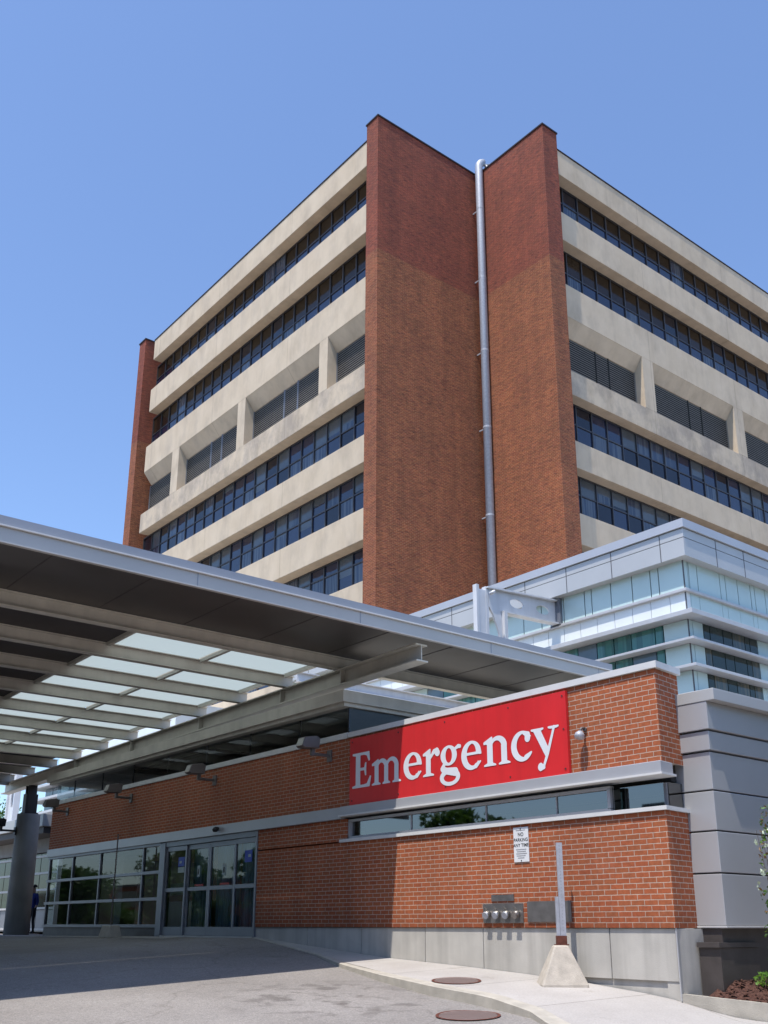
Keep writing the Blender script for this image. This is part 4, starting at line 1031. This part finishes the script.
# ---------------------------------------------------------------- distant left background
PV = thing('glazed_pavilion', 'low glazed wing with pale flat roof beyond the canopy column', 'building', (15, 50, -.2))
pm = lambda nm, m, *b, **k: MB().box(*b).build(nm, m, PV, **k)
pm('roof', 'silver2', 14.0, 22, 37.6, 90, 3.55, 4.0, bevel=.01); pm('soffit', 'ceiling', 14.1, 22, 37.7, 90, 3.3, 3.54)
pm('wall_band', 'tyvek', 15.0, 15.3, 38, 90, 2.75, 3.29)
pm('wall_core', 'interior', 16.5, 22, 38, 90, -.3, 3.3)
for z in (-.15, .62, 1.30, 1.92, 2.55): pm('transom', 'ledge', 14.94, 15.06, 38, 90, z, z+.08)
k = 38.2
for k in range(26):
    y = 38+2.0*k; sheetx(15.0, y+.03, y+1.97, .7, 2.7).build('window', 'g_darkgreen', PV); pm('panel', 'frame_grey', 15.0, 15.05, y+.03, y+1.97, -.2, .6)
    if k % 2 == 0: pm('mullion', 'ledge', 14.9, 15.05, y-.05, y+.05, -.2, 2.75)
FB = thing('distant_glass_block', 'pale multi storey glass block with thin ledges far behind the wing', 'building', (22, 52, -.3))
fm_ = lambda nm, m, *b, **k: MB().box(*b).build(nm, m, FB, **k)
fm_('core', 'frost_white', 22.4, 34, 44, 58.5, 7.9, 10.5)
for z0, z1 in ((4.9, 6.1), (6.3, 6.9), (7.08, 7.65)):
    for k in range(12): fm_('window', 'g_greengrey' if k % 3 else 'frost', 22.0, 22.2, 45+1.18*k+.03, 46.15+1.18*k-.03, z0, z1)
for z in (6.14, 6.92, 7.68): fm_('ledge', 'ledge', 21.4, 34, 44, 60.3, z, z+.13)
fm_('wall', 'tyvek', 22.25, 34, 44, 59.0, -.3, 7.6)
MS = thing('steel_mast', 'white steel mast with an oval hole left of the canopy column', 'mast', (17, 50, 0))
y0 = 50.0
mb = MB()
for (a, b) in ((0, 1),):
    N = 40; z0, z1 = 3.9, 8.5
    for k in range(N):
        za, zb_ = z0+(z1-z0)*k/N, z0+(z1-z0)*(k+1)/N; m = (za+zb_)/2; h = .45
        if abs(m-5.9) < .42:
            q = .2*math.sqrt(1-((m-5.9)/.42)**2); mb.box(17.0, 17.06, y0-h, y0-q, za, zb_).box(17.0, 17.06, y0+q, y0+h, za, zb_)
        else: mb.box(17.0, 17.06, y0-h, y0+h, za, zb_)
mb.build('web', 'steel_white', MS); MB().box(16.9, 17.2, y0-.53, y0-.45, 3.9, 8.5).box(16.9, 17.2, y0+.45, y0+.53, 3.9, 8.5).build('flange', 'steel_white', MS)
for i, (x, y, h, r) in enumerate(((27, 78, 8.6, 3.2), (30, 92, 10.6, 4.0), (27, 70.5, 8.3, 3.4))):
    tree('tree', ['small green tree between the mast and the column', 'green tree farthest behind the low wing roof', 'green tree just right of the canopy column'][i], x, y, -.3, h, r, 2600, .16, 20+i, 'trees behind the low wing', 'leaf_bright' if i == 2 else 'leaf')
# trees across the street (reflected in the glazing); right-hand ones added to block sky
refl = [(-20, 22), (-19, 31), (-21, 39), (-18, 47), (-20, 55), (-19, 63), (-21, 71), (-18, 80), (-20, 89), (-19, 98), (-22, 108), (-20, 120), (18.5, 3.2), (16, -1.5), (23.5, 5.5), (-9, 33), (-12, 24), (-14, 10), (-11, 41), (-9, 49), (-12, 57), (-9, 66), (-13, 76), (-9, 86), (-15, 97), (-15, -12), (6, -16), (20, -9), (25, -4), (24, 2.5), (31, 1)]
base = tree('street_tree', 'x', -8, 30, -1.5, 8.2, 3.6, 4200, .24, 50, 'street trees across the road')
for i, (x, y) in enumerate(refl):
    o = base if i == 0 else copy_tree(base)
    o.location = (x, y, -1.9); o.rotation_euler.z = i*1.3; o.scale = (1, 1, [.85, .7, .95, .8][i % 4]*(.62 if x < -17 and y > 0 else 1))
    o['label'] = 'leafy green street tree out of view, right-hand ones added to block sky'

OB = thing('unseen_blocker_building', 'long plain brick block added out of view to darken reflections and block sky light', 'building', (-30, 45, -2))  # added unseen building: darkens glass reflections, blocks low sky over the driveway
MB().box(-44, -30, 40, 170, -3, 4.6).build('wall', 'brick_tower', OB); MB().box(-44.2, -29.8, 40.2, 170.2, 4.6, 4.9).build('roof_edge', 'flashing', OB); MB().box(-44, -30, -30, 39.9, -3, 17).build('wall', 'brick_tower', OB)
for k in range(24):
    for z in ((-.8, 2.2) if k > 8 else (-.8, 2.6, 6.0, 9.4, 12.8)): MB().box(-29.99, -29.9, -27+8*k, -21.5+8*k, z, z+1.9).build('window', 'g_dark', OB)
PG = thing('unseen_sky_blocker', 'long concrete block added out of view behind the camera to block sky light', 'building', (5, -30, -2))  # added unseen block, cuts sky light from behind the camera
for k in range(5): MB().box(-25, 45, -46, -30, -2+3.1*k, -.6+3.1*k).build('parapet', 'cement_col', PG)
MB().box(-24.8, 44.8, -45.8, -31, -3, 12.5).build('core', 'interior', PG)
# ---------------------------------------------------------------- people (small, in the shade)
def person(label, loc, yawr, chain, radii, shirt, scale=1.):
    t = thing('person', label, 'person', loc)
    me = bpy.data.meshes.new('body'); names_ = list(chain['v'].keys()); idx = {n: i for i, n in enumerate(names_)}
    rot_ = Matrix.Rotation(yawr, 3, 'Z')
    me.from_pydata([tuple(rot_@(Vector(chain['v'][n])*scale)) for n in names_], [(idx[a], idx[b]) for a, b in chain['e']], [])
    bmm = bmesh.new(); bmm.from_mesh(me); bmm.verts.layers.skin.verify(); bmm.to_mesh(me); bmm.free()
    for n in names_:
        r = radii.get(n, .05)*scale; me.skin_vertices[0].data[idx[n]].radius = (r, r)
    for q in me.skin_vertices[0].data: q.use_root = False
    me.skin_vertices[0].data[idx['pelvis']].use_root = True
    ob = bpy.data.objects.new('body', me); COL.objects.link(ob); ob.parent = t
    m = ob.modifiers.new('skin', 'SKIN'); m.use_smooth_shade = True; ob.modifiers.new('sub', 'SUBSURF').levels = 1
    bpy.context.view_layer.update()
    ev = ob.evaluated_get(bpy.context.evaluated_depsgraph_get()); me2 = bpy.data.meshes.new_from_object(ev)
    ob.modifiers.clear(); ob.data = me2
    me2.materials.clear()
    for q in ('skin', shirt, 'pants', 'black'): me2.materials.append(M[q])
    for p in me2.polygons:
        z = p.center.z/scale; hx = math.hypot(p.center.x, p.center.y)/scale
        p.use_smooth = True
        p.material_index = 3 if z < .07 else (2 if z < .95 else (1 if z < 1.47 and not (chain.get('hands') and (Vector(p.center)/scale-rot_@Vector(chain['hands'][0])).length < .12 or (Vector(p.center)/scale-rot_@Vector(chain['hands'][1])).length < .12) else 0))
    hr = MB(); o = Vector(loc); hc = o+rot_@(Vector((.01, 0, 1.66))*scale)
    vs = []; n = 10
    for j in range(5):
        for k in range(n):
            th = math.pi*.5*j/4; a = 2*math.pi*k/n; vs.append(hc+rot_@(Vector((-.015+.108*math.cos(th)*math.cos(a), .092*math.cos(th)*math.sin(a), .03+.11*math.sin(th)))*scale))
    hr.add(vs, [(j*n+k, j*n+(k+1) % n, (j+1)*n+(k+1) % n, (j+1)*n+k) for j in range(4) for k in range(n)]); hr.build('hair', 'hair', t, smooth=True)
    return t
def stand(bend=False):
    v = dict(pelvis=(0, 0, .98), waist=(0, 0, 1.12), chest=(0, 0, 1.32), neck=(0, 0, 1.48), head=(.015, 0, 1.60), top=(.01, 0, 1.72), nose=(.105, 0, 1.60),
             sl=(0, .17, 1.42), el=(-.02, .23, 1.15), hl=(.08, .24, .93), tl=(.10, .235, .85), sr=(0, -.17, 1.42), er=(-.02, -.23, 1.15), hr=(.08, -.24, .93), tr=(.10, -.235, .85),
             pl=(0, .1, .92), kl=(.03, .11, .50), al=(-.02, .12, .09), fl=(.14, .13, .04), pr=(0, -.1, .92), kr=(.02, -.11, .50), ar=(-.03, -.12, .09), fr=(.13, -.13, .04))
    if bend: v.update(el=(.20, .22, 1.18), hl=(.42, .12, 1.16), tl=(.50, .10, 1.17), er=(.18, -.2, 1.2), hr=(.42, -.1, 1.16), tr=(.5, -.08, 1.17))
    e = [('pelvis', 'waist'), ('waist', 'chest'), ('chest', 'neck'), ('neck', 'head'), ('head', 'top'), ('head', 'nose'), ('chest', 'sl'), ('sl', 'el'), ('el', 'hl'), ('hl', 'tl'), ('chest', 'sr'), ('sr', 'er'), ('er', 'hr'), ('hr', 'tr'),
         ('pelvis', 'pl'), ('pl', 'kl'), ('kl', 'al'), ('al', 'fl'), ('pelvis', 'pr'), ('pr', 'kr'), ('kr', 'ar'), ('ar', 'fr')]
    return dict(v=v, e=e, hands=(v['hl'], v['hr']))
rad = dict(pelvis=.14, waist=.125, chest=.15, neck=.055, head=.09, top=.06, nose=.018, sl=.065, sr=.065, el=.043, er=.043, hl=.035, hr=.035, tl=.03, tr=.03, pl=.095, pr=.095, kl=.06, kr=.06, al=.042, ar=.042, fl=.035, fr=.035)
person('person in a blue top and dark trousers standing beside the concrete column', (14.3, 38.5, -.27), R(200), stand(), rad, 'shirt_blue', .98)
person('person leaning on the low glazed barrier under the far roof', (15.45, 41.2, -.28), R(190), stand(True), rad, 'shirt_tan', .96)
